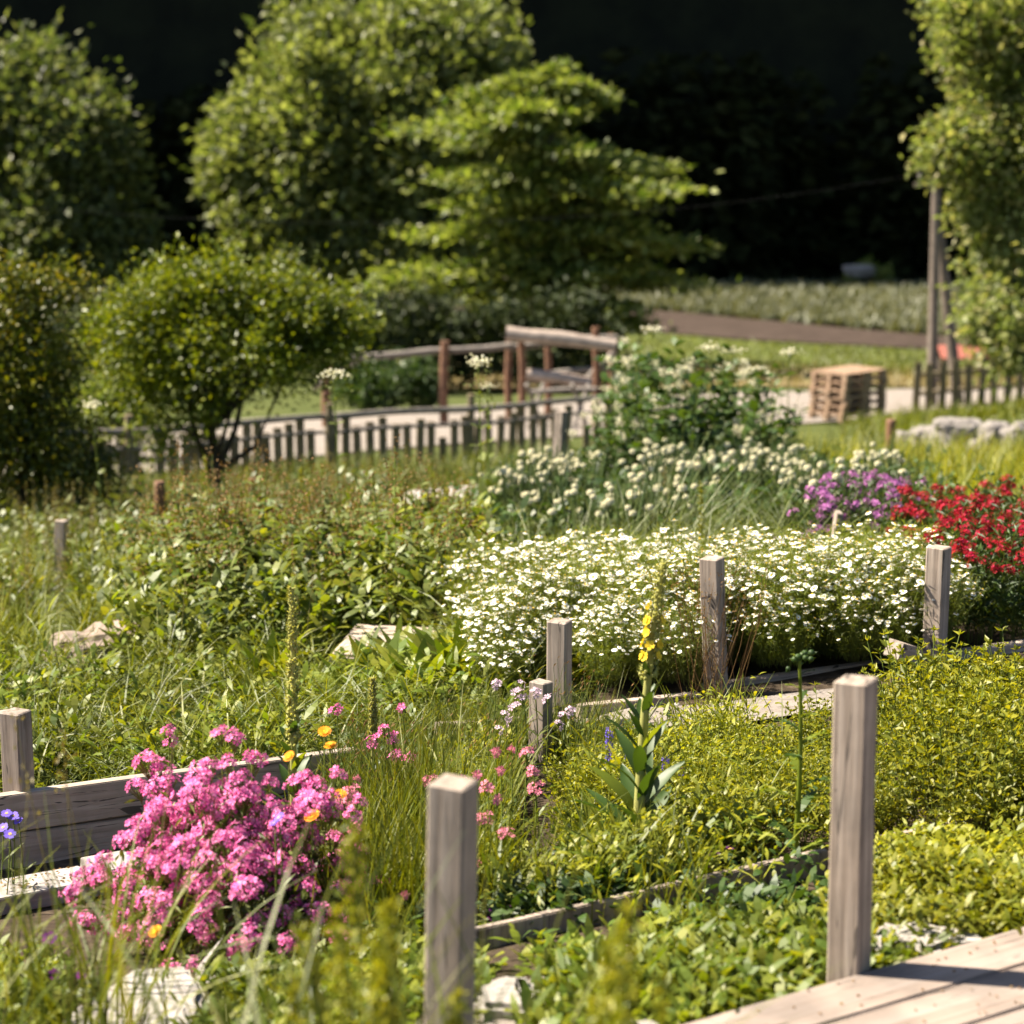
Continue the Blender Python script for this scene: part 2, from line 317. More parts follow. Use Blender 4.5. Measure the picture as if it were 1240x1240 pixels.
def leaves(C, D, L, W, fold=.25):
    """small folded leaves: base C, direction D"""
    C = np.asarray(C, float); n = len(C); D = unit(np.asarray(D, float)); one = np.ones(n)
    L = (L * one)[:, None]; W = (W * one)[:, None]
    r = unit(rng.normal(size=(n, 3)) * .6 + np.array([0, 0, 1.]))
    S = unit(np.cross(D, r)); N = np.cross(S, D)
    V = np.stack([C, C + D * L * .45 + S * W / 2 + N * W * fold, C + D * L, C + D * L * .45 - S * W / 2 + N * W * fold], 1).reshape(-1, 3)
    i = np.arange(n) * 4
    return V, np.concatenate([np.stack([i, i + 1, i + 2], -1), np.stack([i, i + 2, i + 3], -1)])
def tubes(Pn, Rr, sides=4):
    """Pn (N,K,3), Rr (N,K)"""
    Pn = np.asarray(Pn, float); Rr = np.asarray(Rr, float); n, k = Pn.shape[:2]
    T = unit(np.gradient(Pn, axis=1)); a = np.where(np.abs(T[..., 2:3]) > .9, np.array([1., 0, 0]), np.array([0, 0, 1.]))
    A = unit(np.cross(T, a)); Bv = np.cross(T, A); th = np.arange(sides) * 2 * np.pi / sides
    V = Pn[:, :, None, :] + Rr[:, :, None, None] * (A[:, :, None, :] * np.cos(th)[None, None, :, None] + Bv[:, :, None, :] * np.sin(th)[None, None, :, None])
    i = np.arange(n)[:, None, None] * k * sides + np.arange(k - 1)[None, :, None] * sides; j = np.arange(sides)[None, None, :]; j2 = (j + 1) % sides
    F = np.stack([i + j, i + j2, i + sides + j2, i + sides + j], -1).reshape(-1, 4)
    return V.reshape(-1, 3), F
def tube(pts, rad, sides=8):
    pts = np.asarray(pts, float)[None]; rad = (np.asarray(rad, float) * np.ones(pts.shape[1]))[None]
    V, F = tubes(pts, rad, sides); return V, F
def capped(mb, pts, rad, sides=10, m=0, smooth=True):
    V, F = tube(pts, rad, sides); mb.add(V, F, m, smooth)
    mb.add(V[:sides], [list(range(sides))[::-1]], m); mb.add(V[-sides:], [list(range(sides))], m)
def bez(p0, p1, p2, k):
    t = np.linspace(0, 1, k)[:, None]; p0, p1, p2 = map(lambda q: np.asarray(q, float), (p0, p1, p2))
    return (1 - t) ** 2 * p0 + 2 * t * (1 - t) * p1 + t * t * p2
def bezv(p0, p1, p2, k):
    t = np.linspace(0, 1, k)[None, :, None]
    return (1 - t) ** 2 * p0[:, None] + 2 * t * (1 - t) * p1[:, None] + t * t * p2[:, None]
def rot_to(V, nrm, spin):
    """place template V (K,3) with its +Z along each nrm (N,3), spun by spin -> (N,K,3)"""
    nrm = unit(nrm); a = np.where(np.abs(nrm[:, 2:3]) > .95, np.array([1., 0, 0]), np.array([0, 0, 1.]))
    X = unit(np.cross(a, nrm)); Y = np.cross(nrm, X); c, s = np.cos(spin)[:, None], np.sin(spin)[:, None]
    X2 = X * c + Y * s; Y2 = -X * s + Y * c
    return V[None, :, 0:1] * X2[:, None] + V[None, :, 1:2] * Y2[:, None] + V[None, :, 2:3] * nrm[:, None]
def inst(mb, tmpl, C, N, S, m=0, spin=None):
    """merge copies of a template (V, [F...]) into mb at centres C, normals N, sizes S"""
    V, Fs = tmpl; n = len(C); spin = U(0, 6.28, n) if spin is None else spin
    W = rot_to(V, N, spin) * (S * np.ones(n))[:, None, None] + C[:, None]
    base = mb.n; mb.v.append(W.reshape(-1, 3)); k = len(V)
    for F, mi in Fs:
        F = np.asarray(F); FF = (F[None] + (np.arange(n) * k)[:, None, None]).reshape(-1, F.shape[1]) + base
        mb.f.append(FF); mb.m.append(mi + m); mb.sm.append(False)
    mb.n += n * k
def flower_t(n=5, r0=.12, w=.55, cup=.15, notch=0., disc=0, mdisc=1):
    """petal ring of radius 1; optional domed disc"""
    V = []; F = []
    for i in range(n):
        a = 2 * math.pi * i / n; c, s = math.cos(a), math.sin(a); hw = w
        def q(r, t, z): V.append((r * c - t * s, r * s + t * c, z))
        b = len(V); q(r0, 0, 0); q(.62, hw * .5, cup * .5); q(1, hw * .38, cup); q(1 - notch, 0, cup * .9); q(1, -hw * .38, cup); q(.62, -hw * .5, cup * .5)
        F += [(b, b + 1, b + 2, b + 3), (b, b + 3, b + 4, b + 5)]
    Fs = [(F, 0)]
    if disc:
        b = len(V); k = 7
        V += [(disc * math.cos(6.283 * i / k), disc * math.sin(6.283 * i / k), .02) for i in range(k)]
        V += [(disc * .6 * math.cos(6.283 * i / k), disc * .6 * math.sin(6.283 * i / k), disc * .6) for i in range(k)]; V.append((0, 0, disc * .8))
        Fs.append(([(b + i, b + (i + 1) % k, b + k + (i + 1) % k, b + k + i) for i in range(k)], mdisc))
        Fs.append(([(b + k + i, b + k + (i + 1) % k, b + 2 * k) for i in range(k)], mdisc))
    return np.array(V), Fs
def ball_t(su=1):
    bm = bmesh.new(); bmesh.ops.create_icosphere(bm, subdivisions=su, radius=1)
    V = np.array([v.co[:] for v in bm.verts]); F = [[v.index for v in f.verts] for f in bm.faces]; bm.free(); return V, [(F, 0)]
BALL = ball_t(1); BALL2 = ball_t(2)
def box(mb, sx, sy, sz, c=(0, 0, 0), m=0, nx=1, jit=0, bev=.0):
    """box with bevelled edges, optionally cut along x and slightly irregular"""
    bm = bmesh.new(); bmesh.ops.create_cube(bm, size=1)
    for v in bm.verts: v.co = Vector((v.co.x * sx, v.co.y * sy, v.co.z * sz))
    if bev: bmesh.ops.bevel(bm, geom=bm.edges[:], offset=bev, segments=2, affect='EDGES')
    if nx > 1:
        ax = [sx, sy, sz].index(max(sx, sy, sz)); es = [e for e in bm.edges if abs((e.verts[0].co - e.verts[1].co)[ax]) > .5 * max(sx, sy, sz)]
        bmesh.ops.subdivide_edges(bm, edges=es, cuts=nx, use_grid_fill=False)
    if jit:
        ax = [sx, sy, sz].index(max(sx, sy, sz)); o = random.random() * 50
        for v in bm.verts:
            q = v.co[ax]
            w1 = (noise.noise(Vector((q * 2.3 + o, 0, 0))) , noise.noise(Vector((0, q * 2.1 + o, 0))), noise.noise(Vector((0, 0, q * 2 + o))))
            for k in range(3):
                if k != ax: v.co[k] += w1[k] * jit
            v.co += noise.noise_vector(v.co * 30 + Vector((o, 0, 0))) * jit * .25
    bm.faces.ensure_lookup_table(); bm.verts.index_update()
    V = np.array([v.co[:] for v in bm.verts]) + np.array(c)
    for k in (3, 4, 5, 6, 7, 8):
        pass
    by = {}
    for f in bm.faces: by.setdefault(len(f.verts), []).append([v.index for v in f.verts])
    base = mb.n; mb.v.append(V); mb.n += len(V)
    for k, F in by.items(): mb.f.append(np.array(F) + base); mb.m.append(m); mb.sm.append(False)
    bm.free(); return mb
def board(name, a, b, width, thick, mat, parent=None, tilt=0, nx=6, jit=.003, bev=.003, wref=None):
    """a timber from a to b; width is its vertical measure, thick its horizontal one; local X runs along it"""
    a, b = Vector([float(q) for q in a]), Vector([float(q) for q in b]); L = (b - a).length
    mb = MB(); box(mb, L, thick, width, nx=nx, jit=jit, bev=bev)
    o = mb.build(name, mat, parent)
    o.rotation_mode = 'QUATERNION'; q = (b - a).to_track_quat('X', 'Z')
    if tilt:
        from mathutils import Quaternion
        q = q @ Quaternion((1, 0, 0), tilt)
    o.rotation_quaternion = q; o.location = (a + b) / 2
    if parent: o.location = o.location - parent.location
    return o
def post_mesh(w_, h, wy=None, rough_top=.006, seed=0, rnd=False):
    random.seed(seed); wy = wy or w_; bm = bmesh.new(); n = 12
    if rnd: ring = [(math.cos(k * math.pi / 5) * w_ / 2, math.sin(k * math.pi / 5) * w_ / 2) for k in range(10)]
    else:
        c = .06 * w_; x, y = w_ / 2, wy / 2
        ring = [(-x + c, -y), (0, -y), (x - c, -y), (x, -y + c), (x, 0), (x, y - c), (x - c, y), (0, y), (-x + c, y), (-x, y - c), (-x, 0), (-x, -y + c)]
    rows = []
    for i in range(n + 1):
        z = h * i / n; q = []
        for (x, y) in ring:
            v = Vector((x, y, z)); o = noise.noise_vector(Vector((x * 12 + seed, y * 12, z * 4))) * .0022
            if i == n: v.z += noise.noise(Vector((x * 30 + seed, y * 30, 0))) * rough_top
            q.append(bm.verts.new(v + o))
        rows.append(q)
    k = len(ring)
    for i in range(n):
        for j in range(k): bm.faces.new((rows[i][j], rows[i][(j + 1) % k], rows[i + 1][(j + 1) % k], rows[i + 1][j]))
    c = bm.verts.new((0, 0, h + (.3 if not rnd else 0.2) * rough_top))
    ins = [bm.verts.new(v.co * 1.0 + Vector((-v.co.x * .12, -v.co.y * .12, .003))) for v in rows[-1]]
    for j in range(k):
        bm.faces.new((rows[-1][j], rows[-1][(j + 1) % k], ins[(j + 1) % k], ins[j])); bm.faces.new((ins[j], ins[(j + 1) % k], c))
    me = bpy.data.meshes.new('post'); bm.to_mesh(me); bm.free(); return me
def post(name, px, d, topy, width, theta, label, mat='post', lean=(0, 0), wy=None, parent=None, topx=None, seed=0, rnd=False, group=None, sink=.06, cat='post'):
    b = gp(px, d); b[2] -= sink; t = P(topx if topx is not None else px, topy, d); h = t[2] - b[2]
    az = math.atan2(b[0], b[1])
    me = post_mesh(width, h, wy, seed=seed, rnd=rnd); me.materials.append(M[mat])
    if rnd:
        for p in me.polygons: p.use_smooth = len(p.vertices) == 4
    o = link(name, me, parent, b if parent is None else b - np.array(parent.location))
    lx = math.atan2(t[0] - b[0], h) if topx is not None else lean[0]
    o.rotation_euler = (lean[1], lx, -R(theta) - az)
    # lean is applied in world axes: rotate yaw first, then tilt
    from mathutils import Euler
    q = Euler((lean[1], lx, 0)).to_quaternion() @ Euler((0, 0, -R(theta) - az)).to_quaternion()
    o.rotation_mode = 'QUATERNION'; o.rotation_quaternion = q
    if parent is None: tag(o, label, cat, group)
    return o
def rock(name, c, size, label, mat='stone', seed=0, cat='rock', group=None, rz=0, crag=.28, parent=None):
    bm = bmesh.new(); bmesh.ops.create_icosphere(bm, subdivisions=4, radius=1)
    for v in bm.verts:
        p = v.co.copy()
        q = Vector((math.copysign(abs(p.x) ** .8, p.x), math.copysign(abs(p.y) ** .8, p.y), math.copysign(abs(p.z) ** .75, p.z)))
        f = 1 + crag * noise.noise(p * 1.3 + Vector((seed * 3.1, 0, 0))) + crag * .5 * noise.noise(p * 3.1 + Vector((0, seed, 0))) + crag * .2 * noise.noise(p * 8 + Vector((0, 0, seed)))
        v.co = Vector((q.x * size[0], q.y * size[1], q.z * size[2])) * f
    me = bpy.data.meshes.new(name); bm.to_mesh(me); bm.free(); me.materials.append(M[mat])
    for p in me.polygons: p.use_smooth = crag < .2
    o = link(name, me, parent, c); o.rotation_euler = (0, 0, rz)
    if parent is None: tag(o, label, cat, group)
    return o
#@@PART2
# ------------------------------------------------------------------ the setting
def sheet(name, us, vsn, fn, mat, kind='structure', label=None, cat=None):
    Ug, Vg = np.meshgrid(us, vsn, indexing='ij'); Pn = fn(Ug.ravel(), Vg.ravel()); a, b = Ug.shape
    i = (np.arange(a - 1)[:, None] * b + np.arange(b - 1)[None, :])
    F = np.stack([i, i + b, i + b + 1, i + 1], -1).reshape(-1, 4)
    mb = MB(); mb.add(Pn, F, 0, True); o = mb.build(name, mat); return tag(o, label or name.replace('_', ' '), cat or name.replace('_', ' '), None, kind)
def fn_ground(u, d):
    x = u * (d + 2.5); z = G(x, d) + .012 * np.sin(x * 7 + d * 3) * np.minimum(1, d / 20); return np.stack([x, d, z], -1)
gr_ = sheet('ground', np.linspace(-1.1, 1.1, 200), np.concatenate([np.linspace(-3, 3, 12), np.geomspace(3.1, 300, 260)]), fn_ground, 'soil',
            label='rough sloping garden soil and meadow under the plants', cat='ground')
gr_.data.materials.append(M['farground'])
cy = np.array([p.center.y for p in gr_.data.polygons]); gr_.data.polygons.foreach_set('material_index', (cy > 9.0).astype(np.int32))
def drape(name, rows_far, rows_near, mat, lift, label, dfar=None):
    """a sheet between two picture-space edges given as (px, d) lists, draped on the ground"""
    pf = np.array(rows_far, float); pn = np.array(rows_near, float)
    def fn(u, v):
        df = np.interp(u, pf[:, 0], pf[:, 1]); dn = np.interp(u, pn[:, 0], pn[:, 1]); d = dn * (df / dn) ** v
        q = gpv(u, d); q[:, 2] += lift; return q
    return sheet(name, np.linspace(min(pf[0, 0], pn[0, 0]), max(pf[-1, 0], pn[-1, 0]), 90), np.linspace(0, 1, 24), fn, mat, label=label, cat=name.replace('_', ' '))
def drow(px, row):
    """distance at which the ground shows at picture position (px,row)"""
    ds = np.geomspace(2.5, 230, 700); q = gpv(np.full(700, px), ds); r = [proj(k)[1] for k in q]
    for i in range(699):
        if r[i] >= row > r[i + 1]: return float(ds[i] + (ds[i + 1] - ds[i]) * (r[i] - row) / (r[i] - r[i + 1]))
    return 230. if row < r[-1] else 2.5
def pd(lst): return [(x, drow(x, y)) for x, y in lst]
drape('gravel_road', pd([(-300, 545), (100, 528), (400, 502), (740, 484), (900, 476), (1110, 472), (1240, 466), (1500, 460)]),
      pd([(-300, 600), (100, 584), (400, 552), (740, 528), (900, 518), (1110, 500), (1240, 486), (1500, 478)]), 'gravel', .03, 'pale gravel road behind the picket fence')
drape('dry_grass_strip', pd([(500, 438), (780, 437), (1000, 448), (1110, 456), (1400, 462)]), pd([(500, 474), (780, 474), (1000, 470), (1110, 470), (1400, 468)]),
      'brownstrip', .05, 'brownish dry grass strip beyond the road')
drape('crop_strip', pd([(500, 402), (780, 404), (900, 415), (1110, 426), (1400, 436)]), pd([(500, 434), (780, 437), (1000, 447), (1110, 452), (1400, 458)]),
      'greenstrip', .08, 'fresh green crop strip beside the ploughed field')
drape('ploughed_field', pd([(300, 372), (770, 375), (900, 388), (1030, 400), (1120, 408), (1500, 430)]), pd([(300, 402), (770, 403), (900, 414), (1110, 425), (1500, 440)]),
      'plough', .12, 'dark brown ploughed field strip')
drape('grain_field', pd([(-600, 350), (300, 347), (1700, 347)]), pd([(-600, 380), (300, 366), (770, 373), (900, 386), (1030, 398), (1120, 406), (1700, 430)]), 'grain', .3,
      'pale grey green grain field below the forest')
# steep valley side; unseen height and left spur added to shade the wood
def fn_hill(u, v):
    prof_y = np.interp(v, [0, .15, .6, 1], [203, 209, 236, 420]) - np.clip(-u - 75, 0, 110) * .25; prof_z = np.interp(v, [0, .15, .6, 1], [-18, 60, 235, 260])
    nz = np.array([noise.noise(Vector((a / 40, b * 6, 0))) for a, b in zip(u, v)])
    return np.stack([u, prof_y + nz * 9 * (v > .05), prof_z + nz * 12 * (v > .1)], -1)
sheet('hillside', np.linspace(-480, 420, 60), np.linspace(0, 1, 40), fn_hill, 'hill', label='steep dark valley side behind the trees, raised out of view to shade the wood', cat='hillside')
mb = MB(); n = 260
fx = U(-75, 75, n); fy = U(187, 202, n); fh = U(10, 21, n)
for i in range(n):
    z0 = g1(fx[i], fy[i]); k = 110; h = fh[i]
    t = rng.random(k) ** .8; con = i % 2
    rad = (1 - t) * h * .2 + .4 if con else np.sqrt(np.clip(1 - (t - .5) ** 2 * 3.6, 0, 1)) * h * .28
    a = U(0, 6.28, k); C = np.stack([fx[i] + np.cos(a) * rad, fy[i] + np.sin(a) * rad, z0 + t * h], -1)
    D = np.stack([np.cos(a), np.sin(a), U(-.7, .3, k)], -1); V, F = leaves(C - unit(D) * .8, D, U(1.3, 2.6, k), U(.9, 1.7, k)); mb.add(V, F)
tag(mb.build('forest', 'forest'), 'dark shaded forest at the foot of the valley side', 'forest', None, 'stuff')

# ------------------------------------------------------------------ trees
def tree(name, label, base, trunkpts, tr, crown, leafL, leafW, mats, nleaf, rc, limbs=8, seed=0, kk=80, lumpy=.38, flat=1., group=None, cat='tree', extra_trunks=(), droop=-.1):
    """crown: list of (centre, radii, weight); leaves sit in clumps spread through the volume, mostly near its skin"""
    global rng
    sv = rng; rng = np.random.default_rng(seed); b = np.array(base); root = thing(name, label, cat, base, 0, group)
    mb = MB(); tp = np.array(trunkpts, float) - b; V, F = tube(np.array([tp[0], *tp[1:]]), np.linspace(tr, tr * .5, len(tp)), 9); mb.add(V, F, 0, True)
    for et, er in extra_trunks:
        V, F = tube(np.array(et) - b, np.linspace(er, er * .4, len(et)), 7); mb.add(V, F, 0, True)
    wts = np.array([c[2] for c in crown], float); wts /= wts.sum(); CC = []
    for (c, r, _), wt in zip(crown, wts):
        k = int(nleaf * wt / kk) + 1
        v = unit(rng.normal(size=(k, 3))); v[:, 2] = np.where(v[:, 2] < -.55, -v[:, 2] * .6, v[:, 2]); v = unit(v)
        v *= (rng.random(k) ** .4 * .45 + .55)[:, None]
        lump = np.array([1 + lumpy * noise.noise(Vector(q * 2.3 + seed)) + lumpy * .7 * noise.noise(Vector(q * 5.1 + seed)) for q in v]); CC.append(np.array(c) - b + v * np.array(r) * lump[:, None])
    CC = np.concatenate(CC)
    for i in rng.choice(len(CC), min(len(CC), limbs), False):
        p0 = tp[-1] if rng.random() < .6 else tp[len(tp) // 2 + rng.integers(0, len(tp) - len(tp) // 2)]
        pp = bez(p0, (p0 + CC[i]) / 2 + [0, 0, np.linalg.norm(CC[i] - p0) * .15], CC[i], 7); V, F = tube(pp, np.linspace(tr * .45, tr * .07, 7), 5); mb.add(V, F, 0, True)
    mb.build('trunk', 'bark', root)
    k = kk; n = len(CC) * k; cc = np.repeat(CC, k, 0); sz = np.repeat(U(.6, 1.35, len(CC)), k)[:, None]
    off = rng.normal(size=(n, 3)) * np.array([1, 1, flat]) * rc * sz * .55
    ctr = (tp[-1] + CC.mean(0)) / 2; out = unit(cc + off - ctr)
    D = unit(out * .6 + rng.normal(size=(n, 3)) * .6 + np.array([0, 0, droop])); mb = MB()
    V, F = leaves(cc + off, D, leafL * U(.7, 1.3, n), leafW * U(.7, 1.3, n)); mb.add(V, F); mb.build('crown', mats, root)
    rng = sv; return root
def Q(px, py, d): return tuple(P(px, py, d))
def ell(px, py, d, rx, ry, dep, wgt): return (P(px, py, d), (rx * d * .387e-3, dep, ry * d * .387e-3), wgt)
# far big trees
b = gp(40, 62)
tree('broadleaf_tree', 'tall broadleaf tree at the far left edge, dull green against the dark wood', b, [b, Q(40, 380, 62), Q(38, 280, 62)], .3,
     [ell(25, 190, 62, 92, 88, 2.4, 3), ell(90, 180, 61, 45, 60, 1.6, 1.2), ell(20, 110, 62, 55, 45, 1.8, .8), ell(-70, 190, 62, 90, 100, 2.5, 1.6), ell(60, 290, 61, 90, 50, 2, 1.4), ell(10, 340, 61, 60, 50, 2, .6)], .28, .17, 't_left', 42000, .78, 12, 3, 230, .42)
b = gp(450, 66)
tree('broadleaf_tree', 'large round pale green broadleaf tree in the middle distance', b, [b, Q(452, 400, 66), Q(450, 300, 66)], .4,
     [ell(455, 155, 66, 135, 105, 3.6, 4), ell(548, 110, 66, 70, 75, 2.6, 1.6), ell(390, 72, 66, 48, 36, 1.6, .8), ell(345, 215, 65, 72, 78, 2.6, 1.8), ell(500, 55, 66, 78, 36, 2, 1.2),
      ell(350, 290, 64, 70, 60, 2, 1), ell(450, 290, 65, 110, 80, 3, 1.6), ell(308, 200, 65, 38, 48, 1.6, .6)], .30, .18, 't_round', 76000, .78, 16, 5, 240, .42)
b = gp(1260, 34)
tree('broadleaf_tree', 'tall pale leaved tree along the right edge behind the poles', b, [b, Q(1275, 380, 34), Q(1280, 200, 34)], .22,
     [ell(1265, 60, 34, 108, 90, 1.5, 3), ell(1172, 190, 33.5, 42, 36, .5, .6), ell(1255, 200, 34, 80, 110, 1.2, 2.6), ell(1258, 320, 34, 66, 90, 1.1, 2), ell(1255, 420, 33.5, 60, 50, .9, 1),
      ell(1215, 410, 33, 32, 42, .5, .4), ell(1178, 20, 34, 40, 42, .7, .8), ell(1340, 150, 34, 120, 260, 1.5, 4)], .14, .08, 't_right', 60000, .36, 16, 9, 160, .42)
b = gp(262, 19)
t4a = [b, Q(262, 560, 19), Q(258, 520, 19)]
tree('apple_tree', 'small glossy leaved orchard tree with dark forked trunk in front of the picket fence', b, t4a, .05,
     [ell(275, 415, 19, 135, 68, .75, 3), ell(185, 405, 19, 62, 62, .5, 1.5), ell(355, 400, 19, 62, 52, .45, 1.3), ell(250, 362, 19, 90, 32, .45, 1.1), ell(205, 470, 18.8, 65, 45, .4, .8), ell(345, 440, 19.2, 70, 50, .4, .9), ell(215, 525, 18.9, 40, 20, .2, .12)],
     .058, .036, 't_apple', 27000, .22, 26, 12, 120, .5, extra_trunks=[([Q(260, 590, 19), Q(235, 520, 19), Q(222, 450, 19), Q(200, 400, 19)], .035), ([Q(262, 575, 19), Q(285, 520, 19), Q(298, 460, 19), Q(310, 400, 19)], .032),
      ([Q(264, 570, 19), Q(310, 540, 19), Q(335, 480, 19), Q(350, 420, 19)], .028), ([Q(258, 540, 19), Q(262, 480, 19), Q(270, 420, 19)], .024)])
b = gp(30, 16.5)
tree('hawthorn_bush', 'dense dark hawthorn bush with yellowing tips at the left edge', b, [b, Q(28, 560, 16.5), Q(26, 480, 16.5)], .05,
     [ell(15, 570, 16.5, 82, 90, .65, 3), ell(-50, 480, 16.5, 95, 150, .6, 3), ell(20, 430, 16.5, 42, 66, .35, .9), ell(20, 365, 16.5, 16, 40, .16, .3), ell(55, 455, 16.5, 34, 40, .3, .4), ell(95, 580, 16.3, 50, 50, .35, .7), ell(78, 345, 16.6, 16, 22, .12, .1)],
     .05, .032, 't_edge', 30000, .22, 20, 14, 140, cat='bush')
# layered tree
def layered_tree():
    global rng
    sv = rng; rng = np.random.default_rng(21); d = 58; b = gp(650, d); root = thing('layered_tree', 'broad tree with light tipped horizontal branch layers, right of the round tree', 'tree', b)
    top = P(672, 75, d) - b; mb = MB(); H = top[2]; axis = np.array([[0, 0, 0], [.05, 0, H * .35], [top[0] * .6, 0, H * .7], top]); V, F = tube(axis, [.32, .26, .14, .03], 9); mb.add(V, F, 0, True)
    C = []; D = []; S = []; m_px = d * .387e-3
    outline = [(0.18, 180, 150), (.3, 210, 190), (.42, 190, 190), (.52, 175, 160), (.62, 205, 165), (.72, 180, 150), (.82, 140, 95), (.9, 70, 60), (.97, 12, 14)]
    lv = [o[0] for o in outline]; Lf = [o[1] for o in outline]; Rt = [o[2] * .9 for o in outline]
    for i in range(118):
        h = rng.uniform(.16, .97); a = rng.uniform(0, 6.28); c = math.cos(a); L = (np.interp(h, lv, Rt) if c > 0 else np.interp(h, lv, Lf)) * m_px
        L = L * rng.uniform(.55, 1.08) * (abs(c) * .75 + .25 + .1)
        ax = np.array([np.interp(h, [0, .35, .7, 1], axis[:, 0] ), 0, h * H]); ax[0] = np.interp(h, [0, .35, .7, 1], axis[:, 0])
        e = ax + np.array([math.cos(a) * L, math.sin(a) * L, L * rng.uniform(-.10, .20)]); mid = (ax + e) / 2 + [0, 0, L * .12]
        pp = bez(ax, mid, e, 8); V, F = tube(pp, np.linspace(.07, .015, 8), 4); mb.add(V, F, 0, True)
        for t in np.linspace(.35, 1, 9):
            p = (1 - t) ** 2 * ax + 2 * t * (1 - t) * mid + t * t * e; k = 46; sp_ = L * .15 * (1.15 - t * .5) + .12
            off = rng.normal(size=(k, 3)) * np.array([sp_, sp_, .075]); C.append(p + off); dd = unit(e - ax)
            D.append(unit(dd * .7 + rng.normal(size=(k, 3)) * .55 + [0, 0, .12])); S.append(U(.8, 1.3, k))
    mb.build('trunk', 'bark', root); C = np.concatenate(C); D = np.concatenate(D); S = np.concatenate(S)
    mb = MB(); V, F = leaves(C, D, .25 * S, .14 * S, .1); mb.add(V, F); mb.build('crown', 't_layer', root); rng = sv
layered_tree()
def bush(name, label, px, d, rx, ry, dep, leaf, mat, n, rc, seed, cyoff=0, cat='bush', group=None):
    b = gp(px, d); c = P(px, proj(b)[1] - ry * .85 + cyoff, d)
    r = ell(px, proj(c)[1], d, rx, ry, dep, 1)
    return tree(name, label, b, [b, (b + c) / 2, c], .03 * d / 10, [r], leaf, leaf * .65, mat, n, rc, 8, seed, cat=cat, group=group)
bush('bush', 'dark shade toned bush under the big round tree behind the log rail fence', 500, 52, 78, 62, 1.6, .2, 't_shade', 5000, .4, 31)
bush('bush', 'low green bush in front of the log rail fence', 470, 41, 60, 30, .8, .13, 'dark', 3500, .25, 32)
bush('bush', 'dark shade toned bush below the layered tree behind the log structure', 670, 52, 95, 60, 1.4, .2, 't_shade', 5000, .4, 33)
bush('bush', 'dark shade toned undergrowth bush left of the apple tree near the rail', 150, 50, 90, 55, 1.6, .2, 't_shade', 5000, .4, 34)
bush('bush', 'yellow green bush between the hawthorn and the apple tree', 115, 30, 60, 50, .8, .1, 't_layer', 4500, .22, 35)
bush('bush', 'dull shade toned bush between the two far left trees', 215, 60, 60, 70, 1.6, .22, 't_shade', 4000, .45, 36)
bush('bush', 'small bright green bush lit at the edge of the dark forest', 1052, 178, 26, 14, 1.6, .4, 't_layer', 900, .5, 37, 0)
rock('rock', P(1040, 328, 174), (1.2, .8, .5), 'small pale boulder under the bright bush by the forest', 'boulder', 55)

# ------------------------------------------------------------------ picket fence by the road
def fence_line(pts): # list of (px, row) -> ground points
    return [gp(x, drow(x, y)) for x, y in pts]
def along(poly, step):
    out = []; carry = 0
    for a, b in zip(poly[:-1], poly[1:]):
        L = np.linalg.norm(b - a); t = carry
        while t < L: out.append(a + (b - a) * t / L); t += step
        carry = t - L
    return out
def picket_mesh(w_, t, h):
    mb = MB(); box(mb, w_, t, h, (0, 0, h / 2), nx=3, jit=.006, bev=.006); return mb.mesh('picket', [M['darkwood']])
A, B2 = gp(-60, 21.5), gp(745, 30)
mid_ = gp(400, 26.5)
poly = [A, mid_, B2]
root = thing('picket_fence', 'dark rustic picket fence with log rails along the pale gravel road', 'fence', A)
pm = [picket_mesh(.105, .04, .62 + .05 * k) for k in range(4)]
for i, p in enumerate(along(poly, .205)):
    if rng.random() < .035: continue
    o = link('picket', pm[i % 4] if rng.random() > .12 else pm[0], root, p - A - [0, 0, .07 + (rng.random() < .05) * .22]); o.rotation_euler = (rng.normal() * .02, rng.normal() * .03, .2 + rng.normal() * .06)
for hgt, r, yy in ((.70, .042, .06), (.50, .026, .05)):
    for a, b in zip(poly[:-1], poly[1:]):
        pts = [a + (b - a) * t + np.array([0, -yy, hgt + .02 * math.sin(t * 9)]) - A for t in np.linspace(-.01, 1.01, 12)]
        for p, t in zip(pts, np.linspace(0, 1, 12)): p[2] = g1(*(a + (b - a) * t)[:2]) + hgt - A[2] + .02 * math.sin(t * 9)
        mb = MB(); capped(mb, pts, np.linspace(r, r * .85, 12)); mb.build('rail', 'greylog', root)
for p in (gp(400, 26.45), gp(745, 30), gp(570, 28.2), gp(160, 23.6)):
    mb = MB(); capped(mb, [(0, 0, 0), (0, 0, .45), (.01, 0, .93)], [.06, .055, .05]); o = mb.build('post', 'darkwood', root, p - A - [0, .08, .05])
# dark fence by the poles
A = gp(1108, 41.5); Bq = gp(1330, 43); root = thing('picket_fence', 'short dark picket fence at the foot of the leaning poles', 'fence', A)
pm2 = picket_mesh(.14, .04, 1.0)
for i, p in enumerate(along([A, Bq], .30)):
    p[2] = g1(p[0], p[1]); o = link('picket', pm2, root, p - A - [0, 0, .1 - .1 * rng.random()]); o.rotation_euler = (0, rng.normal() * .03, rng.normal() * .1)
for hgt in (.35, .72):
    mb = MB(); capped(mb, [(0, .05, hgt), tuple(Bq - A + [0, .05, hgt])], [.045, .045]); mb.build('rail', 'darkwood', root)
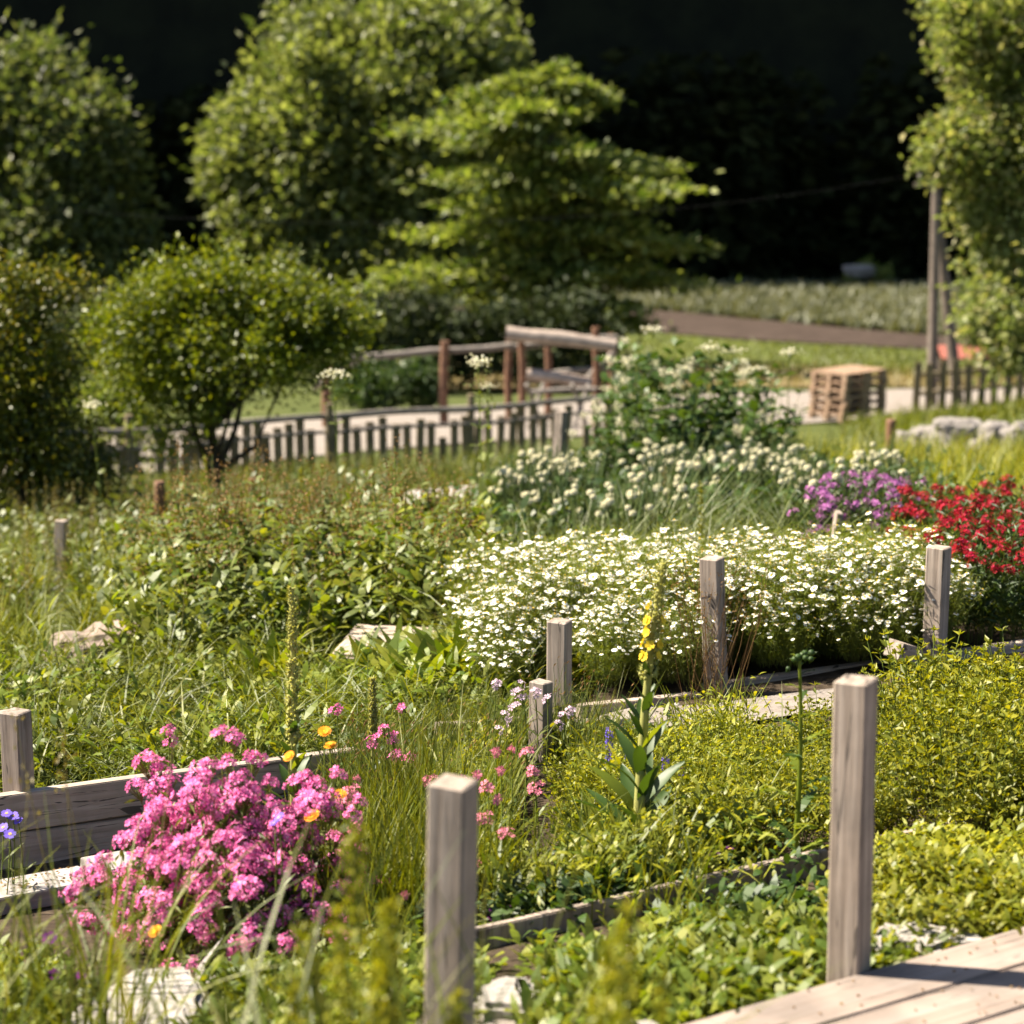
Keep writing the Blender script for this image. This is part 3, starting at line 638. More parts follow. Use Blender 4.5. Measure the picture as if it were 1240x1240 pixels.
# log rail fence and the log structure
def logpiece(name, p0, p1, r0, r1, mat, root, sides=10):
    p0, p1 = np.array(p0), np.array(p1); o0 = np.array(root.location); mid = (p0 + p1) / 2; L = np.linalg.norm(p1 - p0)
    k = 7; xs = np.linspace(-L / 2, L / 2, k); pts = np.stack([xs, .01 * np.sin(xs * 3), .012 * np.cos(xs * 4)], -1); mb = MB(); capped(mb, pts, np.linspace(r0, r1, k) * (1 + .04 * rng.normal(size=k)), sides)
    o = mb.build(name, mat, root, mid - o0); o.rotation_mode = 'QUATERNION'; o.rotation_quaternion = Vector(p1 - p0).to_track_quat('X', 'Z'); return o
d = 36
A = gp(440, d); root = thing('log_rail_fence', 'grey log rail on reddish posts left of the log structure', 'fence', A)
logpiece('rail', Q(425, 433, d), Q(620, 419, d), .065, .06, 'greylog', root); logpiece('rail', Q(616, 420, d), Q(732, 412, d + .4), .06, .05, 'greylog', root)
p = gp(537, d - .1); logpiece('post', p - [0, 0, .1], Q(538, 413, d - .1), .08, .075, 'rust', root)
p = gp(452, d + .1); p = gp(395, d); logpiece('post', p, Q(396, 445, d), .08, .075, 'rust', root)
logpiece('rail', Q(380, 470, d + .2), Q(440, 432, d), .05, .05, 'greylog', root)
A = gp(680, d); root = thing('log_climbing_frame', 'open wooden frame of pale peeled logs between reddish posts, behind the picket fence', 'wooden frame', A)
for px, ty, dd in ((616, 405, d + .2), (632, 398, d - .3), (722, 396, d - .2), (664, 402, d + 1.6), (741, 404, d + 1.6)):
    p = gp(px, dd) - [0, 0, .1]; logpiece('post', p, Q(px, ty, dd), .07, .065, 'rust', root)
logpiece('crossbeam', Q(613, 403, d - .45), Q(746, 418, d - .45), .12, .10, 'lightlog', root, 12)
logpiece('crossbeam', Q(638, 453, d - .42), Q(716, 464, d - .42), .10, .10, 'lightlog', root, 12)
logpiece('crossbeam', Q(664, 412, d + 1.5), Q(748, 409, d + 1.5), .06, .06, 'greylog', root)
logpiece('brace', Q(700, 470, d + 1.2), Q(745, 425, d + 1.2), .05, .05, 'greylog', root); logpiece('brace', Q(664, 452, d + 1.4), Q(745, 446, d + 1.4), .05, .05, 'greylog', root)
p = gp(690, 34.6); root = thing('sawhorse', 'low grey crossed leg sawhorse in front of the log frame', 'sawhorse', p)
for x in (645, 700):
    lo = gp(x - 8, 34.3); lo2 = gp(x + 12, 34.9)
    logpiece('leg', lo, Q(x + 14, 465, 34.9), .035, .035, 'greylog', root); logpiece('leg', lo2, Q(x - 8, 465, 34.3), .035, .035, 'greylog', root)
logpiece('beam', Q(640, 475, 34.6), Q(722, 471, 34.6), .045, .045, 'greylog', root)
# pole, brace pole and wire
def polething(name, label, px0, row0, px1, row1, d, r0, r1, cat='pole', mat='pole'):
    b = gp(px0, d); b[2] -= .3; t = P(px1, row1, d); root = thing(name, label, cat, b); pts = [(0, 0, 0), tuple((t - b) * .5), tuple(t - b)]
    k = 9; pts = [(t - b) * q for q in np.linspace(0, 1, k)]; mb = MB(); capped(mb, pts, np.linspace(r0, r1, k), 12); mb.build('pole_shaft', mat, root); return root, t - b
rt, tp_ = polething('utility_pole', 'old wooden utility pole rising into the pale leaved tree', 1128, 490, 1134, 214, 42.8, .115, .085)
mb = MB(); box(mb, .9, .09, .09, tuple(tp_ + [0, -.12, -.15]), bev=.01); mb.build('crossarm', 'pole', rt)
for s_ in (-.35, 0, .35):
    mb = MB(); q = tp_ + [s_, -.12, -.1]; capped(mb, [q, q + [0, 0, .08], q + [0, 0, .1], q + [0, 0, .16]], [.02, .02, .045, .03], 8); mb.build('insulator', 'whitestone', rt)
rt2, tp2 = polething('brace_pole', 'leaning brace pole set against the utility pole', 1163, 490, 1137, 278, 43.0, .12, .10)
q0 = np.array(rt.location) + tp_ + [-.35, -.12, .06]; q1 = P(-60, 241, 36); pts = bez(q0, (q0 + q1) / 2 + [0, 0, -1.3], q1, 40)
mb = MB(); V, F = tube(pts, .003, 5); mb.add(V, F, 0, True); V, F = tube(pts + [0, .3, .06], .0015, 5)
tag(mb.build('overhead_wire', 'steel'), 'thin dark overhead wire crossing in front of the far trees', 'wire')
p = gp(1172, 50); root = thing('small_shelter', 'small open shelter with an orange red roof beyond the dark fence', 'shelter', p)
zt = P(1172, 424, 50)[2] - p[2]
mb = MB()
for sgn in (-1, 1):
    V = np.array([(-.75, 0, zt + .12), (.75, 0, zt + .12), (.75, sgn * .55, zt - .12), (-.75, sgn * .55, zt - .12)]); V2 = V - [0, 0, .04]
    mb.add(np.concatenate([V, V2]), [(0, 1, 2, 3), (4, 7, 6, 5), (0, 4, 5, 1), (1, 5, 6, 2), (2, 6, 7, 3), (3, 7, 4, 0)])
mb.build('roof', 'redroof', root)
for x in (-.62, .62):
    for y in (-.42, .42):
        mb = MB(); capped(mb, [(x, y, 0), (x, y, zt - .06)], [.035, .035]); mb.build('leg', 'pole', root)
# pallets
rank = ['topmost', 'second from the top', 'third from the top', 'third from the bottom', 'second from the bottom', 'lowest']
mbs = MB(); box(mbs, 1.2, .10, .022, bev=.003); sl = mbs.mesh('board', [M['pallet']]); mbs = MB(); box(mbs, .8, .145, .022, bev=.003); sl2 = mbs.mesh('cross_board', [M['pallet']])
mbs = MB(); box(mbs, .145, .10, .08, bev=.004); bk = mbs.mesh('block', [M['pallet']])
base = gp(1022, 37.6); ang = R(43); ex = np.array([math.cos(ang), math.sin(ang), 0]); ey = np.array([-math.sin(ang), math.cos(ang), 0]); cc = base + ex * .6 + ey * .4
for i in range(6):
    k = 5 - i; r = thing('pallet', f'raw wood pallet, {rank[k]} of the stack of six by the road', 'pallet', cc + [rng.normal() * .012, rng.normal() * .012, .144 * i + .03], ang + rng.normal() * .02, 'pallets stacked by the road')
    for y in (-.35, 0, .35):
        link('bottom_board', sl, r, (0, y, .011))
        for x in (-.527, 0, .527): link('block', bk, r, (x, y, .0625))
    for x in (-.527, 0, .527): link('cross_board', sl2, r, (x, 0, .1135)).scale = (1, 1, 1)
    for ch in r.children:
        if ch.name.startswith('cross_board'): ch.rotation_euler = (0, 0, R(90))
    for y in ((-.35, -.175, 0, .175, .35) if i < 5 else np.linspace(-.35, .35, 7)): link('top_board', sl, r, (0, float(y), .135))
# boulders of the low stone edge on the right
bl = [(1096, 542, 26, .15, .14, 'small rounded boulder at the left end of the stone edge'), (1122, 540, 25.6, .20, .17, 'squat boulder next to the smallest one in the stone edge'), (1160, 535, 25.2, .33, .23, 'widest and tallest boulder of the stone edge'),
      (1204, 539, 24.6, .20, .20, 'round boulder to the right of the widest boulder'), (1240, 537, 24.2, .24, .19, 'pale boulder cut by the right edge of the picture'), (1141, 552, 24.8, .12, .09, 'low stone wedged in front of the widest boulder on its left'), (1182, 551, 24.5, .13, .10, 'low stone wedged in front of the widest boulder on its right')]
for i, (px, py, d, a, h, lb) in enumerate(bl):
    c = P(px, py - 7, d); rock('boulder', c, (a, .2, h), lb, 'boulder', i * 5 + 3, 'boulder', 'boulders edging the right bank', crag=.3)
# the planks lying in the meadow
def slab(name, label, pts, z0, th, mat, cat, jag=0.0, seed=0):
    """flat irregular slab from plan points"""
    random.seed(seed); bm = bmesh.new(); pts = [np.array(p) for p in pts]; c = sum(pts) / len(pts); ring = []
    for a, b in zip(pts, pts[1:] + pts[:1]):
        k = 6 if jag else 2
        for t in range(k): q = a + (b - a) * t / k; ring.append(q + np.array([random.uniform(-jag, jag), random.uniform(-jag, jag), 0]))
    vs_ = [bm.verts.new(tuple(q - c)) for q in ring]; f = bm.faces.new(vs_)
    if f.normal.z < 0: f.normal_flip()
    bm.normal_update()
    if f.normal.z < 0: f.normal_flip()
    ex_ = bmesh.ops.extrude_face_region(bm, geom=[f]); top = [v for v in ex_['geom'] if isinstance(v, bmesh.types.BMVert)]
    bmesh.ops.translate(bm, verts=top, vec=(0, 0, th)); bmesh.ops.recalc_face_normals(bm, faces=bm.faces[:])
    bmesh.ops.bevel(bm, geom=[e for e in bm.edges if all(v in top for v in e.verts)], offset=min(th * .3, .012), segments=2, affect='EDGES')
    me = bpy.data.meshes.new(name); bm.to_mesh(me); bm.free(); me.materials.append(M[mat]); o = link(name, me, None, c); o.location.z = z0 - .0; return tag(o, label, cat)
def slab_px(name, label, pp, d_or_z, th, mat, cat, jag=0, seed=0, isz=False):
    pts = [onz(x, y, d_or_z) for x, y in pp]; return slab(name, label, pts, d_or_z - th, th, mat, cat, jag, seed)
z = P(530, 600, 17)[2]; slab_px('plank', 'sun bleached white board lying in the meadow grass', [(484, 610), (578, 600), (584, 586), (492, 594)], z + .16, .07, 'whiteplank', 'plank')
slab_px('stone_slab', 'small pale slab just left of the white board in the meadow', [(450, 608), (470, 607), (468, 597), (452, 598)], z + .14, .12, 'whitestone', 'stone', .02)
# ------------------------------------------------------------------ timber in the garden
dz = -.03 + 0.03
dk_a, dk_b = onz(820, 1240, 0.0), onz(1240, 1120, 0.0)      # far edge of the deck the camera stands on
E = unit(dk_b - dk_a); Nn = np.array([E[1], -E[0], 0])       # along the boards / across them towards the camera
root = thing('wooden_deck', 'sun bleached wooden deck of wide boards in the lower right corner', 'deck', tuple(dk_a))
bw = .150
for k in range(9):
    a = dk_a - E * .25 + Nn * (bw * (k + .5)); b = dk_a + E * 3.95 + Nn * (bw * (k + .5))
    mb = MB(); box(mb, 4.2, bw - .006, .042, nx=14, jit=.0012, bev=.004); o = mb.build('deck_board', 'deck', root, (a + b) / 2 - dk_a - [0, 0, .0215]); o.rotation_euler = (0, 0, math.atan2(E[1], E[0]))
mb = MB(); box(mb, 4.1, .04, .15, nx=10, jit=.001, bev=.003); o = mb.build('edge_joist', 'deck', root, E * 1.82 + Nn * .04 - [0, 0, .121]); o.rotation_euler = (0, 0, math.atan2(E[1], E[0]))

post('wooden_post', 542, 3.62, 948, .070, 24, 'blurred weathered post in front, nearest to the camera, rising through tall weeds', lean=(R(1.2), 0), topx=549, seed=1)
post('wooden_post', 1027, 4.12, 824, .070, 21, 'tall weathered grey post standing at the far edge of the wooden deck', topx=1036, seed=2)
post('wooden_post', 654, 6.75, 826, .058, 33, 'short pale bed post right of the grassy pink flowers, in front of a darker post', topx=655, seed=3)
post('wooden_post', 677, 7.12, 752, .070, 22, 'stout grey post with a cracked top at the left end of the daisy bed', seed=4)
post('wooden_post', 73, 12.6, 630, .066, 30, 'small grey post beside the dark hawthorn bush', topx=75, seed=5)
post('wooden_stake', 195, 15.5, 583, .080, 0, 'round reddish stake in the meadow left of the orchard tree', mat='rust', rnd=True, seed=6, cat='stake')
post('wooden_stake', 308, 16, 579, .075, 0, 'round reddish stake in the meadow right of the orchard tree', mat='rust', rnd=True, seed=7, cat='stake')
post('wooden_post', 674, 15.5, 498, .075, 35, 'tall slim grey post among the cream flower heads before the picket fence', topx=680, seed=8)
post('wooden_stake', 1077, 21.5, 508, .10, 0, 'round brown stake at the left end of the boulders', mat='rust', rnd=True, seed=9, cat='stake')

def edge_post(parent, px, d, topy, theta, **k): return post('corner_post', px, d, topy, .070, theta, '', parent=parent, **k)
# bed on the left
A = P(30, 1000, 6.2); root = thing('raised_bed', 'raised bed edge of two stacked grey boards with a pale post, behind the pink bush', 'raised bed', A)
edge_post(root, 27, 6.22, 862, 39, seed=11)
p0, p1 = P(-70, 994, 6.02), P(432, 926, 6.92)
board('side_board', p0, p1, .118, .04, 'plank', root); board('side_board', p0 - [0, 0, .123], p1 - [0, 0, .123], .115, .038, 'plank', root); board('side_board', p0 - [0, .003, .243], p1 - [0, .003, .243], .115, .038, 'plank', root)
board('side_board', P(-60, 882, 7.2), P(22, 870, 7.4), .07, .04, 'plank', root)
for (q0, q1, lb) in (((-50, 1096, 5.45), (113, 1066, 5.78), 'sun bleached flat board in the lower left, speckled with fallen petals'), ((115, 1056, 5.84), (235, 1034, 6.1), 'sun bleached flat board half hidden by the pink bush')):
    o = board('loose_board', P(*q0), P(*q1), .05, .15, 'whiteplank'); tag(o, lb, 'board')
o = board('edging_board', P(560, 1146, 4.66), P(1000, 1044, 5.22), .075, .022, 'post', nx=14, jit=.006); tag(o, 'thin weathered edging board running from the nearest post towards the deck post', 'edging board')
o = board('edging_board', P(1062, 1030, 5.28), P(1215, 1000, 5.6), .075, .024, 'post', nx=10, jit=.006); tag(o, 'thin weathered edging board under the herbs right of the deck post', 'edging board')
o = board('loose_board', P(566, 1140, 4.85), P(612, 1134, 4.95), .03, .05, 'plank'); tag(o, 'short stub of board just right of the nearest post', 'board')
# chamomile bed
A = P(865, 830, 7.5); root = thing('raised_bed', 'raised bed of grey boards and posts holding the mass of white daisies', 'raised bed', A)
edge_post(root, 868, 7.42, 676, 24, topx=862, seed=12); edge_post(root, 1130, 7.62, 663, 24, topx=1137, seed=13)
board('side_board', P(850, 848, 7.50), P(1100, 812, 7.9), .115, .04, 'plank', root); board('side_board', P(1142, 808, 7.88), P(1330, 778, 8.2), .115, .04, 'plank', root)
board('side_board', P(700, 862, 7.2), P(846, 846, 7.42), .05, .04, 'plank', root)
o = board('loose_board', P(1082, 786, 7.45), P(1128, 799, 7.75), .065, .065, 'plank', tilt=.2); tag(o, 'short tilted timber offcut leaning against the bed post beside the daisies', 'timber offcut')
o = board('loose_board', P(528, 886, 6.95), P(652, 878, 7.1), .06, .04, 'post'); tag(o, 'short grey board half hidden in grass left of the pale post', 'board')
# broken bed corner further back
A = P(1010, 690, 10); root = thing('raised_bed', 'broken bed corner of grey boards with a small upright, between the purple and red flowers', 'raised bed', A)
board('upright', P(1004, 700, 9.9), P(1016, 620, 9.9), .03, .095, 'post', root); board('side_board', P(940, 694, 9.7), P(1000, 667, 10.2), .08, .03, 'plank', root); board('side_board', P(1016, 672, 10.2), P(1052, 690, 9.9), .08, .03, 'plank', root)
slab_px('plank_platform', 'low pale wooden platform half hidden by leaves left of the daisies', [(398, 792), (500, 798), (545, 760), (430, 755)], P(460, 775, 8.6)[2], .06, 'plank', 'platform')
# stones
rock('rock', P(128, 786, 9.3) - [0, 0, .06], (.24, .18, .16), 'large pinkish rock in the grass on the left', 'stone', 4, rz=.3, crag=.34)
rock('rock', P(88, 800, 9.1) - [0, 0, .03], (.12, .10, .09), 'smaller pinkish rock touching the left side of the large rock', 'stone', 7, crag=.34)
rock('rock', P(165, 772, 9.7) - [0, 0, .03], (.14, .12, .12), 'rock behind the right shoulder of the large pinkish rock', 'stone', 9, crag=.34)
rock('rock', P(60, 832, 8.8) - [0, 0, .04], (.08, .07, .06), 'fist sized rock below the pinkish rocks on the left', 'stone', 13, crag=.34)
def gz(px, d): return float(gp(px, d)[2])
slab_px('stone_slab', 'large white stone slab at the bottom left among blurred grass', [(40, 1275), (225, 1280), (246, 1205), (226, 1166), (160, 1172), (85, 1218)], gz(150, 4.3) + .05, .07, 'whitestone', 'stone', .012, 3)
slab_px('stone_slab', 'pale stone step by the foot of the deck post', [(1065, 1128), (1110, 1150), (1190, 1138), (1170, 1124), (1120, 1112), (1070, 1116)], gz(1120, 4.3) + .05, .06, 'whitestone', 'stone', .012, 5)
slab_px('stone_slab', 'pale stone between the nearest post and the weeds at the bottom', [(575, 1215), (640, 1222), (655, 1196), (632, 1180), (585, 1184)], gz(610, 3.95) + .04, .06, 'whitestone', 'stone', .012, 6)
slab_px('stone_slab', 'sliver of white stone at the bottom edge left of the deck', [(752, 1262), (815, 1262), (806, 1236), (765, 1230)], gz(780, 3.75) + .04, .06, 'whitestone', 'stone', .012, 8)
slab_px('stone_slab', 'white stone under the right side of the pink bush', [(238, 1180), (262, 1184), (268, 1168), (244, 1162)], gz(250, 4.5) + .05, .06, 'whitestone', 'stone', .01, 9)
drape('garden_path', [(600, 7.35), (860, 7.2), (1010, 7.3)], [(600, 7.15), (860, 6.85), (1010, 6.95)], 'gravel', .02, 'pale trodden path between the beds in front of the daisies')
drape('gravel_patch', [(560, 4.25), (720, 4.3), (1000, 4.85), (1190, 4.55)], [(560, 3.8), (720, 3.9), (1000, 4.4), (1190, 4.2)], 'gravel', .012, 'pale stony ground between the deck and the edging board')

# ------------------------------------------------------------------ ground vegetation (uncountable)
def field(q, f=1.0, s=0.):
    x, y = q[:, 0] * f, q[:, 1] * f; return (np.sin(x * 5.1 + 1.7 * np.sin(y * 3.3 + s) + s) + np.sin(y * 4.3 + 1.9 * np.sin(x * 2.9 + s * 2)) + .8 * np.sin((x + y) * 8.7 + s * 3)) / 2.8
def scat(px0, px1, d0, d1, n, clump=0, rad=.12, excl=()):
    m = n if not clump else max(1, n // clump)
    px = U(px0, px1, m); d = np.sqrt(U(d0 * d0, d1 * d1, m)); q = gpv(px, d)
    if clump:
        q = np.repeat(q, clump, 0); q[:, :2] += rng.normal(size=(len(q), 2)) * rad; q[:, 2] = G(q[:, 0], q[:, 1])
    f_ = 1.3 if d1 < 12 else .6; q = q[field(q, f_, n * .01) > -.52]
    if excl:
        dep = q[:, 1] * cp - (q[:, 2] - CZ) * sp; X = 620 + FPX * q[:, 0] / dep; Y = 620 - FPX * (q[:, 1] * sp + (q[:, 2] - CZ) * cp) / dep
        keep = np.ones(len(q), bool)
        for (x0, x1, y0, y1) in excl: keep &= ~((X > x0) & (X < x1) & (Y > y0) & (Y < y1))
        q = q[keep]
    return q
ea, eb = P(560, 1150, 4.66), P(1215, 1006, 5.6); ed_ = unit((eb - ea) * [1, 1, 0]); en_ = np.array([ed_[1], -ed_[0], 0])
def clearedge(q):
    s_ = (q - ea) @ en_; u_ = (q - ea) @ ed_; return q[~((s_ > -.03) & (s_ < .20) & (u_ > -.1) & (u_ < 2.2))]
def offdeck(q):
    q = clearedge(q); return q[(((q - dk_a) @ Nn) < -.04) | (((q - dk_a) @ E) < -.33)]
def grass(name, label, mats, q, L, W, lean=(.05, .5), bend=(.2, 1.2), seg=4, wind=None, cat='grass', prof='blade'):
    n = len(q); az = U(0, 6.28, n)
    if wind is not None: az = wind + rng.normal(size=n) * .9
    mb = MB(); L = L * U(.55, 1.25, n) * (1 + .42 * field(q, 1.6 if q[:, 1].mean() < 12 else .7, 2.)); V, F = strips(q - [0, 0, .01], az, L, W * U(.6, 1.4, n), U(*lean, n), U(*bend, n), seg, prof, .8); mb.add(V, F)
    return tag(mb.build(name, mats), label, cat, None, 'stuff')
def stalks(mb, q, H, r, lean=.12, mi=0, k=4):
    n = len(q); az = U(0, 6.28, n); H = H * U(.75, 1.15, n); t = q + np.stack([np.cos(az) * H * lean, np.sin(az) * H * lean, H], -1)
    m = (q + t) / 2 + rng.normal(size=(n, 3)) * .02; PP = bezv(q, m, t, k); V, F = tubes(PP, np.linspace(1, .5, k)[None, :] * np.full((n, 1), r), 3); mb.add(V, F, mi, True); return t, PP
def weeds(name, label, mat, q, L, W, H, per=7, cat='ground cover', prof='leaf'):
    """low leafy ground cover: rosettes and short sprays"""
    q = np.repeat(q, per, 0); n = len(q); q = q + np.concatenate([rng.normal(size=(n, 2)) * .035, (U(0, 1, n) ** 1.5 * H)[:, None]], 1); H_ = None; q[:, 2] += .35 * H * field(q, 1.8, 4.)
    mb = MB(); V, F = strips(q, U(0, 6.28, n), L * U(.5, 1.3, n), W * U(.6, 1.3, n), U(.3, 1.2, n), U(.2, 1.1, n), 3, prof, .5); mb.add(V, F); return tag(mb.build(name, mat), label, cat, None, 'stuff')
EX = [(70, 262, 1160, 1460), (1050, 1195, 1106, 1165), (570, 665, 1165, 1330), (745, 820, 1222, 1300)]
# near band
q = offdeck(scat(-150, 1400, 3.3, 4.75, 3600, 9, .09, EX)); weeds('ground_cover', 'bright low weeds and clover between the deck and the beds', 'weed', q, .042, .020, .05, 8)
q = offdeck(scat(-150, 1400, 3.2, 4.8, 3400, 10, .06, EX)); grass('grass', 'short fresh grass mixed into the low weeds by the deck', 'g_fresh', q, .12, .005)
q = offdeck(scat(600, 1010, 3.7, 4.5, 900, 10, .07, EX)); weeds('ground_cover', 'broad dandelion like leaves at the bottom centre', 'weed', q, .07, .022, .03, 5)
q = offdeck(scat(1050, 1400, 4.45, 5.35, 1500, 10, .07)); weeds('ground_cover', 'low yellow green creeping herb right of the deck post', 'herb', q, .032, .012, .12, 16, prof='leaf')
q = offdeck(scat(560, 1060, 4.75, 5.1, 500, 8, .05)); weeds('ground_cover', 'low dark leaves along the edging board', 'dark', q, .05, .022, .07, 7)
EXP = [(618, 690, 925, 1095)]
# centre bed
q = scat(560, 900, 4.95, 6.7, 1500, 10, .10, EXP); weeds('ground_cover', 'yellow green herbs filling the centre bed', 'herb', q, .034, .010, .17, 10)
q = scat(560, 900, 4.95, 6.7, 260, 5, .05, EXP); weeds('leafy_growth', 'upright lance leaved sprays in the centre bed', 'weed', q, .11, .02, .10, 6)
q = scat(430, 900, 4.95, 6.9, 700, 8, .1, EXP); weeds('leafy_growth', 'small dark leaves low in the centre bed', 'dark', q, .035, .018, .10, 8)
q = scat(440, 880, 4.9, 6.8, 6500, 22, .06, EXP); grass('grass', 'fresh upright grass in the centre bed', 'g_fresh', q, .20, .006, (.02, .35), (.1, .8))
q = scat(440, 900, 4.95, 6.6, 420, 6, .05, EXP); grass('grass', 'scattered long arching grass blades in the centre bed', 'g_fresh', q, .30, .010, (.1, .6), (.5, 1.5), 6)
q = scat(420, 900, 4.95, 6.8, 500, 10, .1, EXP); grass('grass', 'scattered pale bleached blades in the centre bed', 'grey', q, .24, .006, (.1, .8), (.3, 1.2), 5)
q = scat(420, 560, 4.9, 6.0, 2200, 22, .06, EXP); grass('grass', 'tall soft grass right of the pink bush', 'g_fresh', q, .34, .0055, (.02, .3), (.1, .8))
q = scat(420, 730, 6.0, 7.1, 6500, 60, .07, EXP); grass('grass', 'dense fine stalked pinks leaning to the right behind the nearest post', 'g_mid', q, .21, .0035, (.1, .4), (.1, .5), wind=.2)
mb = MB(); q = scat(430, 700, 5.9, 6.9, 520, 30, .07, EXP); t, _ = stalks(mb, q, .27, .0013, .35); V, F = leaves(t, rng.normal(size=t.shape) * .25 + [.7, 0, 1], .018, .005); mb.add(V, F, 1)
tag(mb.build('fine_stalks', ['stem', 'brownseed']), 'budded thin stalks above the pinks in the centre bed', 'flower stalks', None, 'stuff')
# strip behind the left bed: long floppy grass
EX2 = [(80, 190, 812, 845), (395, 545, 785, 840)]; EX3 = [(55, 95, 690, 800), (178, 214, 645, 740), (292, 325, 630, 700), (470, 600, 608, 650)]
q = scat(-80, 660, 6.85, 9.2, 14000, 26, .08, EX2); grass('grass', 'long floppy bright grass spilling behind the left bed boards', 'g_fresh', q, .29, .0085, (.1, .8), (.6, 1.9), 5)
q = scat(-80, 640, 6.85, 9.0, 5000, 26, .08, EX2); grass('grass', 'tangled darker grass under the bright grass on the left', 'g_blue', q, .26, .007, (.1, .9), (.6, 1.8), 5)
q = scat(430, 660, 7.6, 8.3, 240, 8, .08); weeds('leafy_growth', 'upright broad leaves between the platform and the daisies', 'weed', q, .19, .05, .08, 5)
# further left meadow
q = scat(-150, 320, 9.5, 13.5, 10000, 16, .12, EX3); grass('grass', 'sunny knee high meadow grass round the pinkish rocks', 'g_fresh', q, .27, .009, (.05, .6), (.3, 1.3))
q = scat(190, 570, 8.9, 12.2, 1500, 9, .12); weeds('leafy_growth', 'bright broad leaved weeds tangled among the brown seeded herbs', 'weed', q, .085, .035, .34, 8)
q = scat(150, 560, 8.7, 12.0, 900, 9, .12); weeds('leafy_growth', 'grey green leaves among the brown seeded herbs', 'grey', q, .08, .028, .40, 7)
q = scat(-60, 600, 7.0, 9.0, 800, 8, .12, EX2); weeds('leafy_growth', 'small bright leaves mixed into the long floppy grass', 'weed', q, .07, .022, .20, 7)
q = scat(-100, 220, 10.5, 14.5, 1500, 9, .12, EX3); weeds('leafy_growth', 'bright leafy growth below the hawthorn bush', 'weed', q, .06, .028, .14, 9)
q = scat(-150, 640, 10.8, 17.5, 15000, 20, .16, EX3); grass('grass', 'mixed meadow grass in front of the orchard tree', 'g_mid', q, .27, .010, (.05, .5), (.2, 1.1))
q = scat(300, 760, 9.8, 14, 9000, 20, .14, EX3); grass('grass', 'cooler green grass behind the brown seeded herbs', 'g_blue', q, .27, .009, (.05, .5), (.3, 1.2))
q = scat(620, 1330, 9.1, 13.2, 12000, 36, .10); grass('grass', 'long arching grass leaning left behind the daisies', 'g_blue', q, .36, .008, (.15, .7), (.4, 1.2), 5, wind=2.9)
q = scat(640, 960, 9.0, 11.5, 900, 30, .10); grass('grass', 'thin pale grass blades among the arching grass', 'grey', q, .55, .006, (.3, .7), (.3, .8), 5, wind=.5)
q = scat(1000, 1330, 8.3, 10.5, 3200, 20, .08); grass('grass', 'fresh grass below the crimson flowers', 'g_fresh', q, .26, .009, (.1, .7), (.4, 1.4))
q = scat(960, 1400, 11.5, 22, 7000, 24, .2); grass('grass', 'yellowish feathery growth at the right before the boulders', 'herb', q, .38, .012, (.05, .4), (.2, 1.0))
q = scat(-200, 1400, 16, 27, 16000, 20, .25, [(-200, 1400, 300, 530)]); grass('grass', 'rough grass in front of the picket fence', 'g_mid', q, .30, .014, (.05, .5), (.2, 1.0))
q = scat(1040, 1500, 25.5, 37, 5000, 20, .25); grass('grass', 'soft grass bank above the boulders', 'g_fresh', q, .30, .018, (.05, .5), (.2, 1.0))
q = scat(-200, 1500, 35, 50, 9000, 20, .4, [(-300, 1500, 470, 530)]); grass('grass', 'far meadow grass beyond the gravel road', 'g_mid', q, .4, .03, (.05, .5), (.2, 1.0))
# small glossy weeds all over the middle ground, so that it is not only blades
q = scat(-100, 700, 11, 17, 2600, 10, .2, EX3); weeds('leafy_growth', 'mixed leafy weeds through the meadow on the left', 'grey', q, .07, .035, .28, 6)
q = scat(540, 1100, 11, 16, 2400, 10, .2, EX3); weeds('leafy_growth', 'leafy weeds between the cream flower heads', 'dark', q, .08, .035, .3, 6)
# dry stalks
mb = MB(); q = scat(-50, 560, 8.8, 16, 420, 6, .12); t, PP = stalks(mb, q, .45, .002, .12)
c = np.repeat(t, 12, 0) - [0, 0, .09] + np.stack([rng.normal(size=len(t) * 12) * .008, rng.normal(size=len(t) * 12) * .008, U(-.06, .10, len(t) * 12)], -1); V, F = leaves(c, rng.normal(size=c.shape) * .5 + [0, 0, 1], .016, .007); mb.add(V, F)
tag(mb.build('seeding_grass', 'g_dry'), 'dry seeding grass stalks scattered through the meadow', 'grass', None, 'stuff')
mb = MB(); q = scat(850, 900, 7.25, 7.4, 60, 60, .05); t, PP = stalks(mb, q, .42, .0015, .3); c = np.repeat(t, 5, 0) + rng.normal(size=(len(t) * 5, 3)) * .02; V, F = leaves(c, rng.normal(size=c.shape) + [0, 0, .6], .012, .006); mb.add(V, F)
tag(mb.build('dry_tuft', 'brownseed'), 'reddish dry grass tuft at the foot of the post in the daisies', 'grass tuft')

# ------------------------------------------------------------------ plants
def plant(name, label, cat, loc, parts, rz=None, scale=1, group=None):
    r = thing(name, label, cat, loc, U(0, 6.28, 1)[0] if rz is None else rz, group); r.scale = (scale,) * 3
    for pn, me, pl, nrm, s_ in parts:
        o = link(pn, me, r, pl)
        if nrm is not None: o.rotation_mode = 'QUATERNION'; o.rotation_quaternion = Vector(nrm).to_track_quat('Z', 'Y')
        o.scale = (s_,) * 3
    return r
